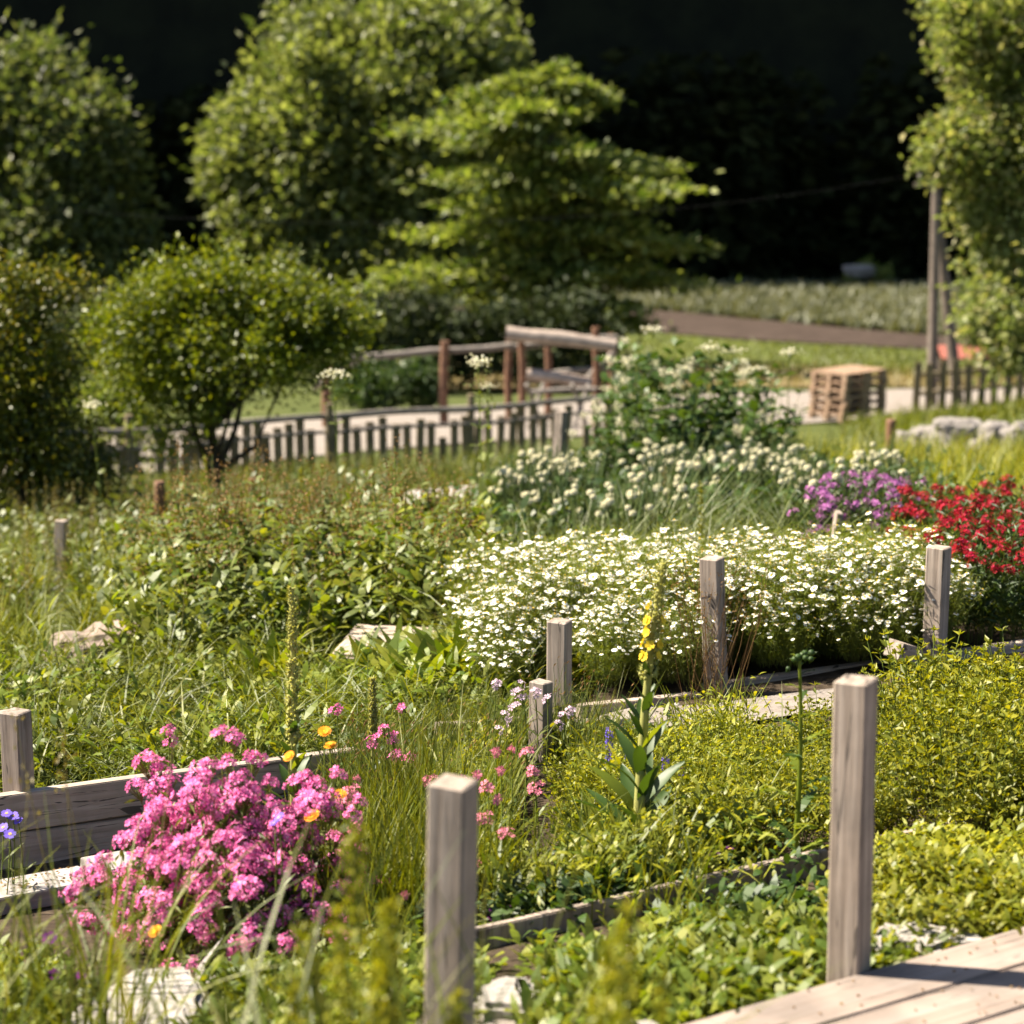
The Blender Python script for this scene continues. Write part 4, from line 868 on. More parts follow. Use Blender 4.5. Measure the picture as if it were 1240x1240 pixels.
# chamomile
def daisy_mesh(R_, droop, k=11):
    mb = MB(); V, Fs = flower_t(k, .25, .42, droop, .02, .36); inst(mb, (V, Fs), np.zeros((1, 3)), np.array([[0, 0, 1.]]), R_); return mb.mesh('flower_head', [M['petal_white'], M['disc']])
DA = [daisy_mesh(.0124, -.12), daisy_mesh(.0112, -.35, 10), daisy_mesh(.0136, .05, 12)]
def cham_variant(flop=0):
    mb = MB(); n = 64; a = U(0, 6.28, n); r = .17 * np.sqrt(rng.random(n)); q = np.stack([np.cos(a) * r * .4, np.sin(a) * r * .4, 0 * a], -1)
    H = U(.30, .42, n) * (1 - .35 * (r / .17) ** 2); t = np.stack([np.cos(a) * r * 1.25, np.sin(a) * r * 1.25, H], -1)
    PP = bezv(q, (q + t) / 2 + [0, 0, .05], t, 6); V, F = tubes(PP, np.full((n, 6), .0011), 3); mb.add(V, F, 0, True)
    c = np.repeat(PP[:, 1:].reshape(-1, 3), 9, 0) + rng.normal(size=(n * 45, 3)) * .014; V, F = leaves(c, rng.normal(size=c.shape) + [0, 0, .5], .03, .0032); mb.add(V, F, 1)
    return mb.mesh('foliage', [M['stem'], M['weed']]), t
CV = [cham_variant() for _ in range(5)]
spots = []
for i in range(175):
    px = rng.uniform(582, 1128); d = math.sqrt(rng.uniform(7.62 ** 2, (9.0 - (px - 545) / 620 * .55) ** 2)); spots.append((px, d))
for px in [590, 612, 735, 760, 785, 808, 835]: spots.append((px + rng.normal() * 6, 7.5 + rng.normal() * .05))
for i, (px, d) in enumerate(spots):
    me, tips = CV[i % 5]; front = d < 7.72; s_ = (rng.uniform(.55, .8) if front else rng.uniform(.72, 1.08)); parts = [('foliage', me, (0, 0, 0), None, 1)]
    nh = rng.integers(56, 65)
    for t in tips[rng.permutation(len(tips))[:nh]]:
        nm = (t[0] * 1.2 + rng.normal() * .28 - .1, t[1] * 1.2 + rng.normal() * .28 - .05, 1); parts.append(('flower_head', DA[rng.integers(3)], tuple(t + rng.normal(size=3) * .012), nm, rng.uniform(.8, 1.2)))
    plant('chamomile', 'white flowered chamomile plant in the dense daisy bed', 'flower plant', gp(px, d) + [0, 0, .05], parts, scale=s_, group='chamomile plants filling the daisy bed')
# pink bush
def cluster_mesh(mat, n, rad, fr, notch=.3, dome=.6, k=5):
    mb = MB(); a = np.arange(n) * 2.4; r = np.sqrt((np.arange(n) + .5) / n); N = np.stack([np.cos(a) * r, np.sin(a) * r, dome * np.ones(n) + .3 * (1 - r)], -1) + rng.normal(size=(n, 3)) * .25
    C = np.stack([np.cos(a) * r * rad, np.sin(a) * r * rad, (1 - r * r) * rad * .6], -1) + rng.normal(size=(n, 3)) * rad * .15
    inst(mb, flower_t(k, .08, .62, .2, notch), C, N, fr * U(.8, 1.15, n)); p = np.repeat(np.array([[0, 0, -rad * 1.6]]), n, 0); V, F = tubes(bezv(p, (p + C) / 2, C, 3), np.full((n, 3), .0012), 3); mb.add(V, F, 1)
    return mb.mesh('flower_cluster', [M[mat], M['stem']])
PC = [cluster_mesh('pink', n, r, .0110) for n, r in ((12, .024), (16, .030), (9, .022), (14, .028))]
def pink_plant(px, d, rx, h, n, label, lean=0):
    b = gp(px, d); mb = MB(); th = rng.random(n) * 6.28; z = rng.random(n) ** .75; rr = np.sqrt(np.clip(1 - z ** 2.2, .05, 1)) * (rng.random(n) ** .4) * U(.7, 1.45, n)
    t = np.stack([np.cos(th) * rr * rx + lean * z, np.sin(th) * rr * rx * .85, (.14 + z * .86) * h * U(.72, 1.18, n)], -1); q = t * [.18, .18, 0]
    PP = bezv(q, (q * .6 + t * .4) + np.array([0, 0, .1]), t - [0, 0, .02], 6); V, F = tubes(PP, np.full((n, 6), .0016), 3); mb.add(V, F, 0, True)
    c = np.repeat(PP[:, 1:5].reshape(-1, 3), 5, 0) + rng.normal(size=(n * 20, 3)) * .02; V, F = leaves(c, rng.normal(size=c.shape) + [0, 0, .4], .04, .009); mb.add(V, F, 1)
    parts = [('foliage', mb.mesh('foliage', [M['stem'], M['grey']]), (0, 0, 0), None, 1)]
    for i in range(n):
        nm = (t[i, 0] - lean * .5, t[i, 1] - .1, .25 + t[i, 2] * .6); parts.append(('flower_cluster', PC[rng.integers(4)], tuple(t[i]), nm, rng.uniform(.8, 1.25)))
    return plant('pink_catchfly', label, 'flower plant', b, parts, rz=0)
pink_plant(205, 4.98, .20, .35, 74, 'bright pink flowering plant, lower left one of the pink bush')
pink_plant(280, 5.02, .19, .50, 78, 'bright pink flowering plant, tall middle one of the pink bush', .02)
pink_plant(350, 5.1, .19, .43, 72, 'bright pink flowering plant on the right of the pink bush beside the orange flowers', .05)
pink_plant(285, 4.86, .25, .30, 66, 'bright pink flowering plant sprawling lowest in front of the pink bush')
pink_plant(232, 5.2, .19, .45, 64, 'bright pink flowering plant behind the lower left of the pink bush', -.03)
def stalk_flower(name, label, cat, px, py, d, heads, hm, scale, group, leafm='grey', nl=5, off=.012):
    """thin stalk from the ground carrying one or more flower heads at (px,py)"""
    b = gp(px + rng.uniform(-8, 8), d); t = P(px, py, d) - b; mb = MB(); pp = bez((0, 0, 0), t * .5 + [.01, 0, .03], t, 7); V, F = tube(pp, [.0018] * 7, 4); mb.add(V, F, 0, True)
    c = pp[rng.integers(0, 5, nl)]; V, F = strips(c, U(0, 6.28, nl), .05, .009, U(.5, 1, nl), .6, 3, 'leaf'); mb.add(V, F, 1)
    parts = [('stem', mb.mesh('stem', [M['stem'], M[leafm]]), (0, 0, 0), None, 1)]
    for k in range(heads): parts.append(('flower_head', hm[rng.integers(len(hm))], tuple(t + rng.normal(size=3) * off * (heads > 1)), (rng.normal() * .3, -.5 + rng.normal() * .3, 1), scale * rng.uniform(.85, 1.15)))
    return plant(name, label, cat, b, parts, rz=0, group=group)
RC = [cluster_mesh('rose', n, r, .012) for n, r in ((5, .014), (8, .018), (4, .01))]
RC2 = [cluster_mesh('pink', n, r, .012) for n, r in ((5, .014), (8, .018))]
for (x, y, d) in [(487, 858, 6.2), (465, 884, 6.1), (453, 897, 6.1), (476, 893, 6.1), (496, 918, 6.0), (480, 916, 6), (408, 860, 6.4), (205, 885, 5.5), (208, 898, 5.5)]:
    stalk_flower('pink_catchfly_stalk', 'single bright pink flower cluster on a thin stalk in the grass left of centre', 'flower', x, y, d, 1, RC2, 1, 'bright pink single stalks left of centre')
for (x, y, d) in [(600, 912, 5.6), (619, 909, 5.6), (637, 912, 5.6), (606, 934, 5.5), (645, 934, 5.5), (648, 955, 5.5), (590, 953, 5.3), (602, 970, 5.3), (556, 948, 5.6), (586, 992, 5.2), (612, 1010, 5.1), (520, 946, 5.6), (432, 945, 5.5), (425, 960, 5.4), (416, 972, 5.4), (578, 940, 5.4), (430, 1002, 5.2), (460, 1070, 5.0), (490, 1085, 4.9), (585, 1050, 5.2)]:
    stalk_flower('rose_pink_stalk', 'single rose pink flower cluster on a thin stalk round the nearest post', 'flower', x, y, d, 1, RC, 1, 'rose pink single stalks round the nearest post')
LC = [cluster_mesh('palepink', n, r, .013, .35) for n, r in ((3, .012), (4, .016))]
for (x, y, d) in [(625, 838, 6.5), (632, 828, 6.5), (622, 856, 6.4), (612, 866, 6.4), (618, 874, 6.4), (634, 846, 6.5), (683, 868, 6.5), (678, 878, 6.5), (690, 862, 6.6), (605, 884, 6.3), (600, 830, 6.9), (648, 840, 6.5), (663, 846, 6.6)]:
    stalk_flower('lilac_pink_stalk', 'pale lilac frilly flower on a thin stalk beside the pale bed post', 'flower', x, y, d, 1, LC, 1, 'pale lilac pinks by the bed post')
mb = MB(); inst(mb, flower_t(16, .1, .3, .15, 0, .3), np.zeros((1, 3)), np.array([[0, 0, 1.]]), .026); inst(mb, flower_t(12, .1, .3, .3, 0), np.array([[0, 0, .004]]), np.array([[0, 0, 1.]]), .018); OR = [mb.mesh('flower_head', [M['orange'], M['disc']])]
for (x, y, d, lb) in [(393, 886, 5.5, 'orange marigold flower highest above the right side of the pink bush'), (400, 903, 5.5, 'orange marigold just below the highest orange one'), (412, 962, 5.3, 'orange marigold beside pink heads right of the bush'), 
                      (350, 916, 5.2, 'orange marigold half sunk in the upper pink flowers'), (378, 988, 5.0, 'orange marigold low at the right side of the pink bush'), (188, 1128, 4.6, 'orange petalled flower below the pink bush')]:
    stalk_flower('marigold', lb, 'flower', x, y, d, 1, OR, .72, 'orange marigolds round the pink bush')
def pansy_mesh(mat):
    mb = MB(); V, Fs = flower_t(5, .05, .95, .1); inst(mb, (V, Fs), np.zeros((1, 3)), np.array([[0, 0, 1.]]), .019, spin=np.array([.3])); inst(mb, flower_t(5, .0, .5, .1), np.array([[0, 0, .002]]), np.array([[0, 0, 1.]]), .006, 1); return mb.mesh('flower_head', [M[mat], M['yellow']])
PA = [pansy_mesh('pansy')]; PB = [pansy_mesh('blue')]; PV = [pansy_mesh('purple')]
for (x, y, d) in [(600, 1108, 4.85), (612, 1100, 4.9), (643, 1106, 4.9), (690, 1100, 4.95), (606, 1118, 4.8), (865, 1035, 5.2), (884, 1029, 5.3), (862, 1050, 5.2), (880, 1056, 5.2), (911, 1040, 5.3), (840, 1070, 5.1), (870, 1062, 5.1), (892, 1062, 5.15)]:
    stalk_flower('dark_pansy', 'dark purple pansy low behind the edging board', 'flower', x, y, d, 1, PA, 1, 'dark pansies behind the edging board', 'dark')
for (x, y, d) in [(1222, 817, 7.5), (1232, 820, 7.5), (1212, 822, 7.5)]: stalk_flower('purple_pansy', 'violet pansy in the herbs at the right edge below the bed board', 'flower', x, y, d, 1, PV, 1.1, 'violet pansies at the right edge', 'dark')
for (x, y, d) in [(16, 988, 5.6), (22, 994, 5.6), (8, 985, 5.6), (12, 1010, 5.5), (4, 1002, 5.6)]: stalk_flower('blue_pansy', 'blue violet flower at the left edge in front of the bed boards', 'flower', x, y, d, 1, PB, .8, 'blue violet flowers at the left edge')
for (x, y, d) in [(338, 990, 4.75), (333, 996, 4.75)]: stalk_flower('blue_cornflower', 'small blue flower inside the pink bush', 'flower', x, y, d, 1, PB, .8, 'small blue flowers inside the pink bush')
for (x, y, d) in [(372, 1172, 4.4), (360, 1190, 4.35), (60, 1136, 4.6), (100, 1180, 4.3), (66, 1180, 4.3)]: stalk_flower('small_pansy', 'small violet flower low in the grass near the pink bush foot', 'flower', x, y, d, 1, PA, .8, 'small violet flowers at the pink bush foot')
stalk_flower('daisy', 'single white daisy low in the centre bed behind the edging board', 'flower', 655, 1088, 4.95, 1, DA, 1.5, None)
for (x, y, d, lb) in [(738, 880, 6.0, 'tallest small blue purple flower spike left of the big yellow spike'), (806, 915, 5.9, 'blue purple flower spike just right of the big leafy stalk'), (826, 925, 5.9, 'blue purple flower spike second right of the big leafy stalk'), (760, 905, 6.1, 'blue purple flower spike hard against the left of the big leafy stalk')]:
    b = gp(x, d); t = P(x, y, d) - b; mb = MB(); V, F = tube([(0, 0, 0), tuple(t * .5), tuple(t)], [.002, .0018, .001], 4); mb.add(V, F); mb2 = MB()
    k = 34; h = U(.55, 1, k); a = U(0, 6.28, k); N = np.stack([np.cos(a), np.sin(a), .3 + 0 * a], -1); inst(mb2, flower_t(4, .1, .6, .3), t[None] * h[:, None] + N * .009, N, .007)
    plant('flower_spike', lb, 'flower', b, [('stem', mb.mesh('stem', [M['brownseed']]), (0, 0, 0), None, 1), ('flowers', mb2.mesh('flowers', [M['blue']]), (0, 0, 0), None, 1)], rz=0)
# oregano and other bushy herbs
def herb_mesh(n, h, rad, L, W, mat, per=9):
    mb = MB(); a = U(0, 6.28, n); r = rad * np.sqrt(rng.random(n)); q = np.stack([np.cos(a) * r * .6, np.sin(a) * r * .6, 0 * a], -1); t = np.stack([np.cos(a) * r * 1.2, np.sin(a) * r * 1.2, h * U(.5, 1.35, n)], -1)
    PP = bezv(q, (q + t) / 2 + [0, 0, .03], t, per + 1); V, F = tubes(PP, np.full((n, per + 1), .0012), 3); mb.add(V, F, 0, True)
    for j in range(2, per + 1):
        for sgn in (0, 3.1416):
            az = a + j * 1.57 + sgn; s_ = 1 - .35 * abs(j / per - .5); D = np.stack([np.cos(az), np.sin(az), .45 + U(-.3, .4, n)], -1); V, F = leaves(PP[:, j], D, L * s_ * U(.4, 1.5, n), W * s_ * U(.6, 1.3, n)); mb.add(V, F, 1)
    k = n * 3; V, F = leaves(np.repeat(t, 3, 0), rng.normal(size=(k, 3)) * .6 + [0, 0, 1], L * .6, W * .7); mb.add(V, F, 1)
    return mb.mesh('foliage', [M['stem'], M[mat]])
HV = [herb_mesh(48, .20, .14, .027, .013, 'herb', 7) for _ in range(4)]
for i in range(150):
    px = rng.uniform(850, 1330); d = math.sqrt(rng.uniform(5.4 ** 2, 7.35 ** 2))
    if (px < 1040 and d > 6.1) or d > 6.85: continue
    s_ = rng.uniform(.65, 1.12) * (1.2 if px > 1060 and d < 6.5 else .72)
    plant('oregano', 'bushy yellow green herb in the thick herb bed on the right', 'herb', gp(px, d), [('foliage', HV[i % 4], (0, 0, 0), None, 1)], scale=s_, group='bushy herbs filling the right hand bed')
for i in range(34):
    px = rng.uniform(690, 1010); d = rng.uniform(5.7, 6.35); plant('low_herb', 'low yellow green herb between the pale post and the path', 'herb', gp(px, d), [('foliage', HV[i % 4], (0, 0, 0), None, 1)], scale=rng.uniform(.6, .85), group='low herbs in the centre bed')
# sweet william
RM = [cluster_mesh('red', n, r, .012, .1) for n, r in ((22, .034), (18, .030), (26, .038))]
LW = [herb_mesh(26, .34, .13, .06, .014, 'dark', 7) for _ in range(3)]
def head_plant(name, label, cat, px, d, h, heads, hm, rad, group, foliage, hs=1., fs=1., zr=(.8, 1.1)):
    parts = [('foliage', foliage, (0, 0, 0), None, fs)]
    for k in range(heads):
        a = rng.uniform(0, 6.28); r = rad * math.sqrt(rng.random()); parts.append(('flower_head', hm[rng.integers(len(hm))], (math.cos(a) * r, math.sin(a) * r, h * rng.uniform(*zr)), (rng.normal() * .25, -.2 + rng.normal() * .25, 1), hs * rng.uniform(.8, 1.2)))
    return plant(name, label, cat, gp(px, d), parts, rz=0, group=group)
for (px, d) in [(1115, 9.4), (1155, 9.6), (1195, 9.5), (1240, 9.6), (1290, 9.6), (1140, 10.2), (1185, 10.3), (1235, 10.4), (1100, 9.9), (1165, 9.0), (1215, 8.9), (1260, 9.0), (1195, 8.5), (1245, 8.45), (1320, 9.0), (1210, 9.9), (1280, 8.5), (1175, 8.2), (1215, 8.15), (1255, 8.1), (1300, 8.2), (1150, 8.7), (1228, 9.3), (1270, 9.9)]:
    head_plant('sweet_william', 'crimson flowered plant in the red patch at the right edge', 'flower plant', px, d, .40, 9, RM, .22, 'crimson flower plants at the right edge', LW[rng.integers(3)], 1, 1.05, (.72, 1.12))
for px, d in ((1000, 9.9), (1035, 9.6), (1062, 9.75)): head_plant('sweet_william', 'dark red flowered plant standing apart behind the daisies near the small upright board', 'flower plant', px, d, .22, 3, RM, .12, 'dark red plants apart from the red patch', LW[rng.integers(3)], .9, .65)
PM = [cluster_mesh('purple', n, r, .013, .1) for n, r in ((12, .026), (9, .022))]
for i in range(20):
    px = 990 + i * 5.8 + rng.uniform(-6, 6); d = rng.uniform(10.2, 11.4); head_plant('purple_rocket', 'plant with clusters of light purple flowers left of the crimson patch', 'flower plant', px, d, .40, 11, PM, .17, 'light purple flower plants', LW[rng.integers(3)], .95, 1, (.6, 1.1))
for i in range(7): head_plant('pale_thyme', 'faint mauve flowered low plant in front of the purple flowers', 'flower plant', 870 + i * 18, rng.uniform(9.5, 10.3), .2, 7, LC, .16, 'faint mauve low plants', LW[rng.integers(3)], 1, .5)
# bunching onions
V0, F0 = BALL2; mb = MB(); mb.add(V0 * .021, F0[0][0], 0); k = 90; N = unit(rng.normal(size=(k, 3))); N[:, 2] = np.abs(N[:, 2]) * 1.0 + N[:, 2] * .3; N = unit(N); inst(mb, flower_t(5, .1, .7, .4), N * .0235, N, .0075); OM = [mb.mesh('flower_head', [M['cream']])]
OL = []
for _ in range(3):
    mb = MB(); n = 14; a = U(0, 6.28, n); r = U(.02, .16, n); q = np.stack([np.cos(a) * r * .4, np.sin(a) * r * .4, 0 * a], -1); t = np.stack([np.cos(a) * r * 1.6, np.sin(a) * r * 1.6, U(.32, .52, n)], -1)
    V, F = tubes(bezv(q, (q + t) / 2 + [0, 0, .06], t, 6), np.array([.005, .0065, .006, .005, .004, .002])[None] * np.ones((n, 1)), 5); mb.add(V, F, 0, True); OL.append(mb.mesh('foliage', [M['bluegreen']]))
st_ = MB(); V, F = tube([(0, 0, 0), (.004, 0, -.2), (0, 0, -.5)], [.0035, .0045, .0045], 5); st_.add(V, F, 0, True); STM = st_.mesh('stalk', [M['bluegreen']])
def onion(px, d, h, heads, group, label):
    loc = gp(px, d); parts = [('foliage', OL[rng.integers(3)], (0, 0, 0), None, 1)]; r = plant('onion_plant', label, 'flower plant', loc, parts, rz=0, group=group)
    for k in range(heads):
        a = rng.uniform(0, 6.28); rr = .17 * math.sqrt(rng.random()); p = (math.cos(a) * rr, math.sin(a) * rr, h * rng.uniform(.72, 1.12)); s_ = link('stalk', STM, r, p); s_.scale = (1, 1, p[2] / .5); hd = link('flower_head', OM[0], r, p); hd.scale = (rng.uniform(.65, 1.0),) * 3
for i in range(52):
    px = rng.uniform(590, 1075); d = math.sqrt(rng.uniform(10.8 ** 2, 14.5 ** 2)); onion(px, d, .42, rng.integers(5, 9), 'onion plants with round cream heads', 'onion plant with round cream flower heads in the cream flowered band')
# tall dark leafy herbs with cream buds
def big_leaf_mesh(n, h, rad, L, W, mat, per=5, stem=.006, prof='leaf'):
    mb = MB(); a = U(0, 6.28, n); r = rad * np.sqrt(rng.random(n)); q = np.stack([np.cos(a) * r * .4, np.sin(a) * r * .4, 0 * a], -1); t = np.stack([np.cos(a) * r * 1.2, np.sin(a) * r * 1.2, h * U(.65, 1.1, n)], -1)
    PP = bezv(q, (q + t) / 2, t, per + 1); V, F = tubes(PP, np.linspace(1, .4, per + 1)[None] * np.full((n, 1), stem), 4); mb.add(V, F, 0, True)
    for j in range(1, per + 1):
        for k in range(3):
            V, F = strips(PP[:, j], U(0, 6.28, n), L * U(.6, 1.2, n) * (1 - .4 * j / per), W * U(.7, 1.2, n) * (1 - .4 * j / per), U(.5, 1.1, n), U(.3, 1.1, n), 3, prof, .5); mb.add(V, F, 1)
    return mb.mesh('foliage', [M['stem'], M[mat]])
BL = [big_leaf_mesh(9, .85, .25, .15, .075, 'dark', 7) for _ in range(3)]
mb = MB(); k = 60; c = rng.normal(size=(k, 3)) * [.035, .035, .03]; inst(mb, BALL, c, unit(rng.normal(size=(k, 3))), U(.006, .011, k)); CRB = mb.mesh('flower_head', [M['cream']])
for i in range(25):
    px = rng.uniform(728, 942); d = rng.uniform(14.4, 17.8); h = (1.12 if 755 < px < 935 else .85) * rng.uniform(.6, 1.08)
    head_plant('leafy_herb', 'tall dark leafy herb with small cream flower tufts behind the onion heads', 'herb', px, d, h * .85, 5, [CRB], .26, 'dark leafy herbs behind the onions', BL[i % 3], .55, h, (.55, 1.15))
LFm = []
def tall_stalk(px0, px, py, d, label, r=.006, nl=14, head=1., leafL=.10, mat='grey'):
    b = gp(px0, d); t = P(px, py, d) - b; pp = bez((0, 0, 0), t * .5 + [.01, 0, 0], t, 12); mb = MB(); V, F = tube(pp, np.linspace(r, r * .5, 12), 5); mb.add(V, F, 0, True); h = t[2]
    parts = [('stem', mb.mesh('stem', [M['stem']]), (0, 0, 0), None, 1)]; mb = MB()
    idx = rng.uniform(.15, .95, nl); c = np.array([pp[int(q * 11)] for q in idx]); s_ = 1.15 - idx; V, F = strips(c, U(0, 6.28, nl), leafL * s_ * 1.3, leafL * .42 * s_ * 1.3, U(.5, 1.1, nl), U(.4, 1, nl), 4, 'leaf', .4); mb.add(V, F)
    parts.append(('leaves', mb.mesh('leaves', [M[mat]]), (0, 0, 0), None, 1)); mb = MB(); k = 46
    c = t + rng.normal(size=(k, 3)) * np.array([.038, .038, .014]) * head; inst(mb, BALL, c, unit(rng.normal(size=(k, 3))), U(.005, .010, k) * head)
    c2 = t - [0, 0, .1] + rng.normal(size=(30, 3)) * np.array([.05, .05, .05]) * head; V, F = leaves(c2, rng.normal(size=(30, 3)) + [0, 0, .5], .03, .014); mb.add(V, F, 1)
    parts.append(('flower_head', mb.mesh('flower_head', [M['cream'], M['grey']]), (0, 0, 0), None, 1)); return plant('tall_flower_stalk', label, 'flower stalk', b, parts, rz=0)
tall_stalk(583, 579, 437, 12.5, 'tall stalk with a yellowish flat head standing alone before the middle of the picket fence', nl=22, leafL=.12)
tall_stalk(592, 590, 468, 12.7, 'shorter branch like stalk close beside the lone tall stalk before the picket fence', nl=12, head=.6)
tall_stalk(412, 404, 452, 12.5, 'tall thin stalk with a flat head right of the orchard tree', nl=16, leafL=.10)
tall_stalk(796, 790, 399, 16.2, 'tallest cream tufted stalk above the dark leafy herbs, leftmost of them', nl=24)
tall_stalk(775, 762, 436, 16.0, 'cream tufted stalk leaning left above the dark leafy herbs', nl=20)
tall_stalk(862, 860, 420, 16.4, 'cream tufted stalk rising from the middle of the dark leafy herbs', nl=16)
tall_stalk(882, 886, 424, 16.5, 'cream tufted stalk just right of the middle one above the dark herbs', nl=16)
tall_stalk(950, 956, 426, 16.3, 'cream tufted stalk rightmost above the dark leafy herbs', nl=20)
tall_stalk(918, 916, 446, 16.2, 'short cream tufted stalk between the middle and right ones above the dark herbs', nl=14)
tall_stalk(845, 826, 446, 16.0, 'pale budded stalk left of the middle one above the dark herbs', nl=14)
tall_stalk(128, 110, 490, 14.0, 'blurred pale stalk between the hawthorn bush and the orchard tree', nl=10)
# brown seeding herbs
SB = []
for _ in range(4):
    mb = MB(); n = 10; a = U(0, 6.28, n); r = .22 * np.sqrt(rng.random(n)); q = np.stack([np.cos(a) * r * .4, np.sin(a) * r * .4, 0 * a], -1); t = np.stack([np.cos(a) * r * 1.7, np.sin(a) * r * 1.7, U(.42, .76, n)], -1)
    PP = bezv(q, (q + t) / 2, t, 9); V, F = tubes(PP, np.full((n, 9), .0022), 4); mb.add(V, F, 0, True)
    for j in range(2, 7, 1 if _ % 2 else 2):
        for sg in (0, 3.14): V, F = strips(PP[:, j], a + j * 1.57 + sg, .095 * (1.2 - j / 9) * U(.7, 1.2, n) + .03, .045 * (1.2 - j / 9) + .010, U(.7, 1.3, n), U(.3, 1.2, n), 3, 'leaf', .4); mb.add(V, F, 1)
        for j in (2, 4, 5): V, F = strips(PP[:, j], U(0, 6.28, n), U(.06, .12, n), U(.022, .042, n), U(.6, 1.4, n), U(.3, 1.0, n), 4, 'leaf', .5); mb.add(V, F, 3)
    k = 40; c = np.repeat(PP[:, 5:].reshape(-1, 3), 12, 0); c = c + rng.normal(size=c.shape) * [.024, .024, .022]; V, F = leaves(c, rng.normal(size=c.shape), .015, .010); mb.add(V, F, 2); SB.append(mb.mesh('foliage', [M['stem'], M['grey'], M['brownseed'], M['weed']]))
for i in range(24):
    px = rng.uniform(195, 555); d = rng.uniform(9.3, 11.4); f = SB[i % 4]; plant('seeding_herb', 'grey green herb with brown seed clusters in the patch left of the daisies', 'herb', gp(px, d), [('foliage', f, (0, 0, 0), None, 1)], scale=rng.uniform(.6, 1.15), group='brown seeding herbs left of the daisies')
# mulleins
def mullein(px0, py_t, pxt, d, label, r, spike, flowers, leaves_, seed, bend=.03):
    global rng
    sv = rng; rng = np.random.default_rng(seed); b = gp(px0, d); t = P(pxt, py_t, d) - b; H = t[2]; pp = bez((0, 0, 0), t * .55 + [-bend, 0, 0], t, 26); root = thing('mullein', label, 'plant', b)
    mb = MB(); capped(mb, pp, np.linspace(r, r * .35, 26), 9); mb.build('stem', 'mull', root)
    i0 = int(26 * (1 - spike)); n = int(240 * spike / .4); u = rng.uniform(0, 1, n); ii = i0 + u * (25 - i0); c = np.array([pp[int(q)] + (pp[min(25, int(q) + 1)] - pp[int(q)]) * (q % 1) for q in ii]); a = U(0, 6.28, n)
    rr = r * (1.15 - .75 * u) + .003; N = np.stack([np.cos(a), np.sin(a), .5 + 0 * a], -1); mb = MB(); inst(mb, BALL, c + N * rr[:, None] * .9, N, U(.0038, .0062, n) * (1.2 - .5 * u)); V, F = leaves(c + N * rr[:, None], N * [1, 1, 1.5], .012, .005); mb.add(V, F, 1); mb.build('flower_spike', ['mull', 'mull'], root)
    fm = MB(); inst(fm, flower_t(5, .05, .85, .25), np.zeros((1, 3)), np.array([[0, 0, 1.]]), .013); fm = fm.mesh('flower', [M['yellow']])
    for k in range(flowers):
        q = rng.uniform(.25, .62); j = int(i0 + q * (25 - i0)); a = rng.uniform(0, 6.28); o = link('flower', fm, root, pp[j] + np.array([math.cos(a), math.sin(a) , .2]) * r * 1.35); o.rotation_mode = 'QUATERNION'; o.rotation_quaternion = Vector((math.cos(a), math.sin(a), .4)).to_track_quat('Z', 'Y')
    for (h, az, L, W, ln, bd) in leaves_:
        mb = MB(); V, F = strips(pp[int(h * 25)][None], az, L, W, ln, bd, 8, 'leaf', .25); V = V.copy(); c0 = V.reshape(-1, 2, 3); mid = c0.mean(1); m3 = np.stack([c0[:, 0], mid - [0, 0, W * .12], c0[:, 1]], 1).reshape(-1, 3); F = np.array([(i * 3 + a_, i * 3 + a_ + 1, i * 3 + a_ + 4, i * 3 + a_ + 3) for i in range(8) for a_ in (0, 1)])
        mb.add(m3, F, 0, True); mb.build('leaf', 'weed' if int(az * 5) % 3 else 'dark', root)
    rng = sv
lv = [(.03 + .62 * (q / 30) ** 1.1, q * 2.4, .25 * (1 - .75 * q / 30), .056 * (1 - .68 * q / 30), .30 + .35 * ((q * 7) % 5) / 5 * (1 - q / 40), .9 - .5 * q / 30) for q in range(30)]
mullein(772, 682, 803, 5.4, 'tall mullein stalk with yellow flowers rising in the centre', .017, .40, 24, lv, 5)
mullein(356, 712, 354, 5.7, 'tall budded mullein stalk without open flowers behind the pink bush', .013, .55, 0, [(h, a, L * .7, W * .9, ln, bd) for h, a, L, W, ln, bd in lv[8:]], 8, .0)
mullein(452, 822, 451, 6.3, 'small thin budded mullein stalk left of the nearest post top', .008, .5, 0, [(h, a, L * .35, W * .4, ln, bd) for h, a, L, W, ln, bd in lv[12:]], 11, .0)
# thistle beside the deck post
b = gp(960, 5.25); t = P(968, 800, 5.25) - b; pp = bez((0, 0, 0), t * .5 + [.02, 0, 0], t, 16); root = thing('thistle', 'green thistle stalk with lobed leaves left of the deck post', 'plant', b)
mb = MB(); capped(mb, pp, np.linspace(.008, .004, 16), 8); mb.build('stem', 'weed', root)
for k in range(15):
    j = 1 + k % 15; az = k * 2.4; L = .13 * (1.1 - j / 17); n = 7; mb = MB(); V, F = strips(pp[j][None], az, L, L * .22, .7, .9, 6, 'leaf'); mb.add(V, F); c = V.reshape(-1, 2, 3).mean(1)[1:]; m_ = len(c)
    for sg in (-1, 1): V, F = leaves(c, np.tile([math.cos(az + sg * .9), math.sin(az + sg * .9), .1], (m_, 1)), L * .28, L * .12, .1); mb.add(V, F)
    mb.build('leaf', 'dark' if k % 2 else 'weed', root)
mb = MB(); k = 10; c = t + rng.normal(size=(k, 3)) * [.018, .018, .012]; inst(mb, BALL2, c, unit(rng.normal(size=(k, 3))), U(.005, .009, k)); V, F = leaves(np.repeat(c, 4, 0), rng.normal(size=(k * 4, 3)), .016, .004); mb.add(V, F); mb.build('bud_cluster', 'dark', root)
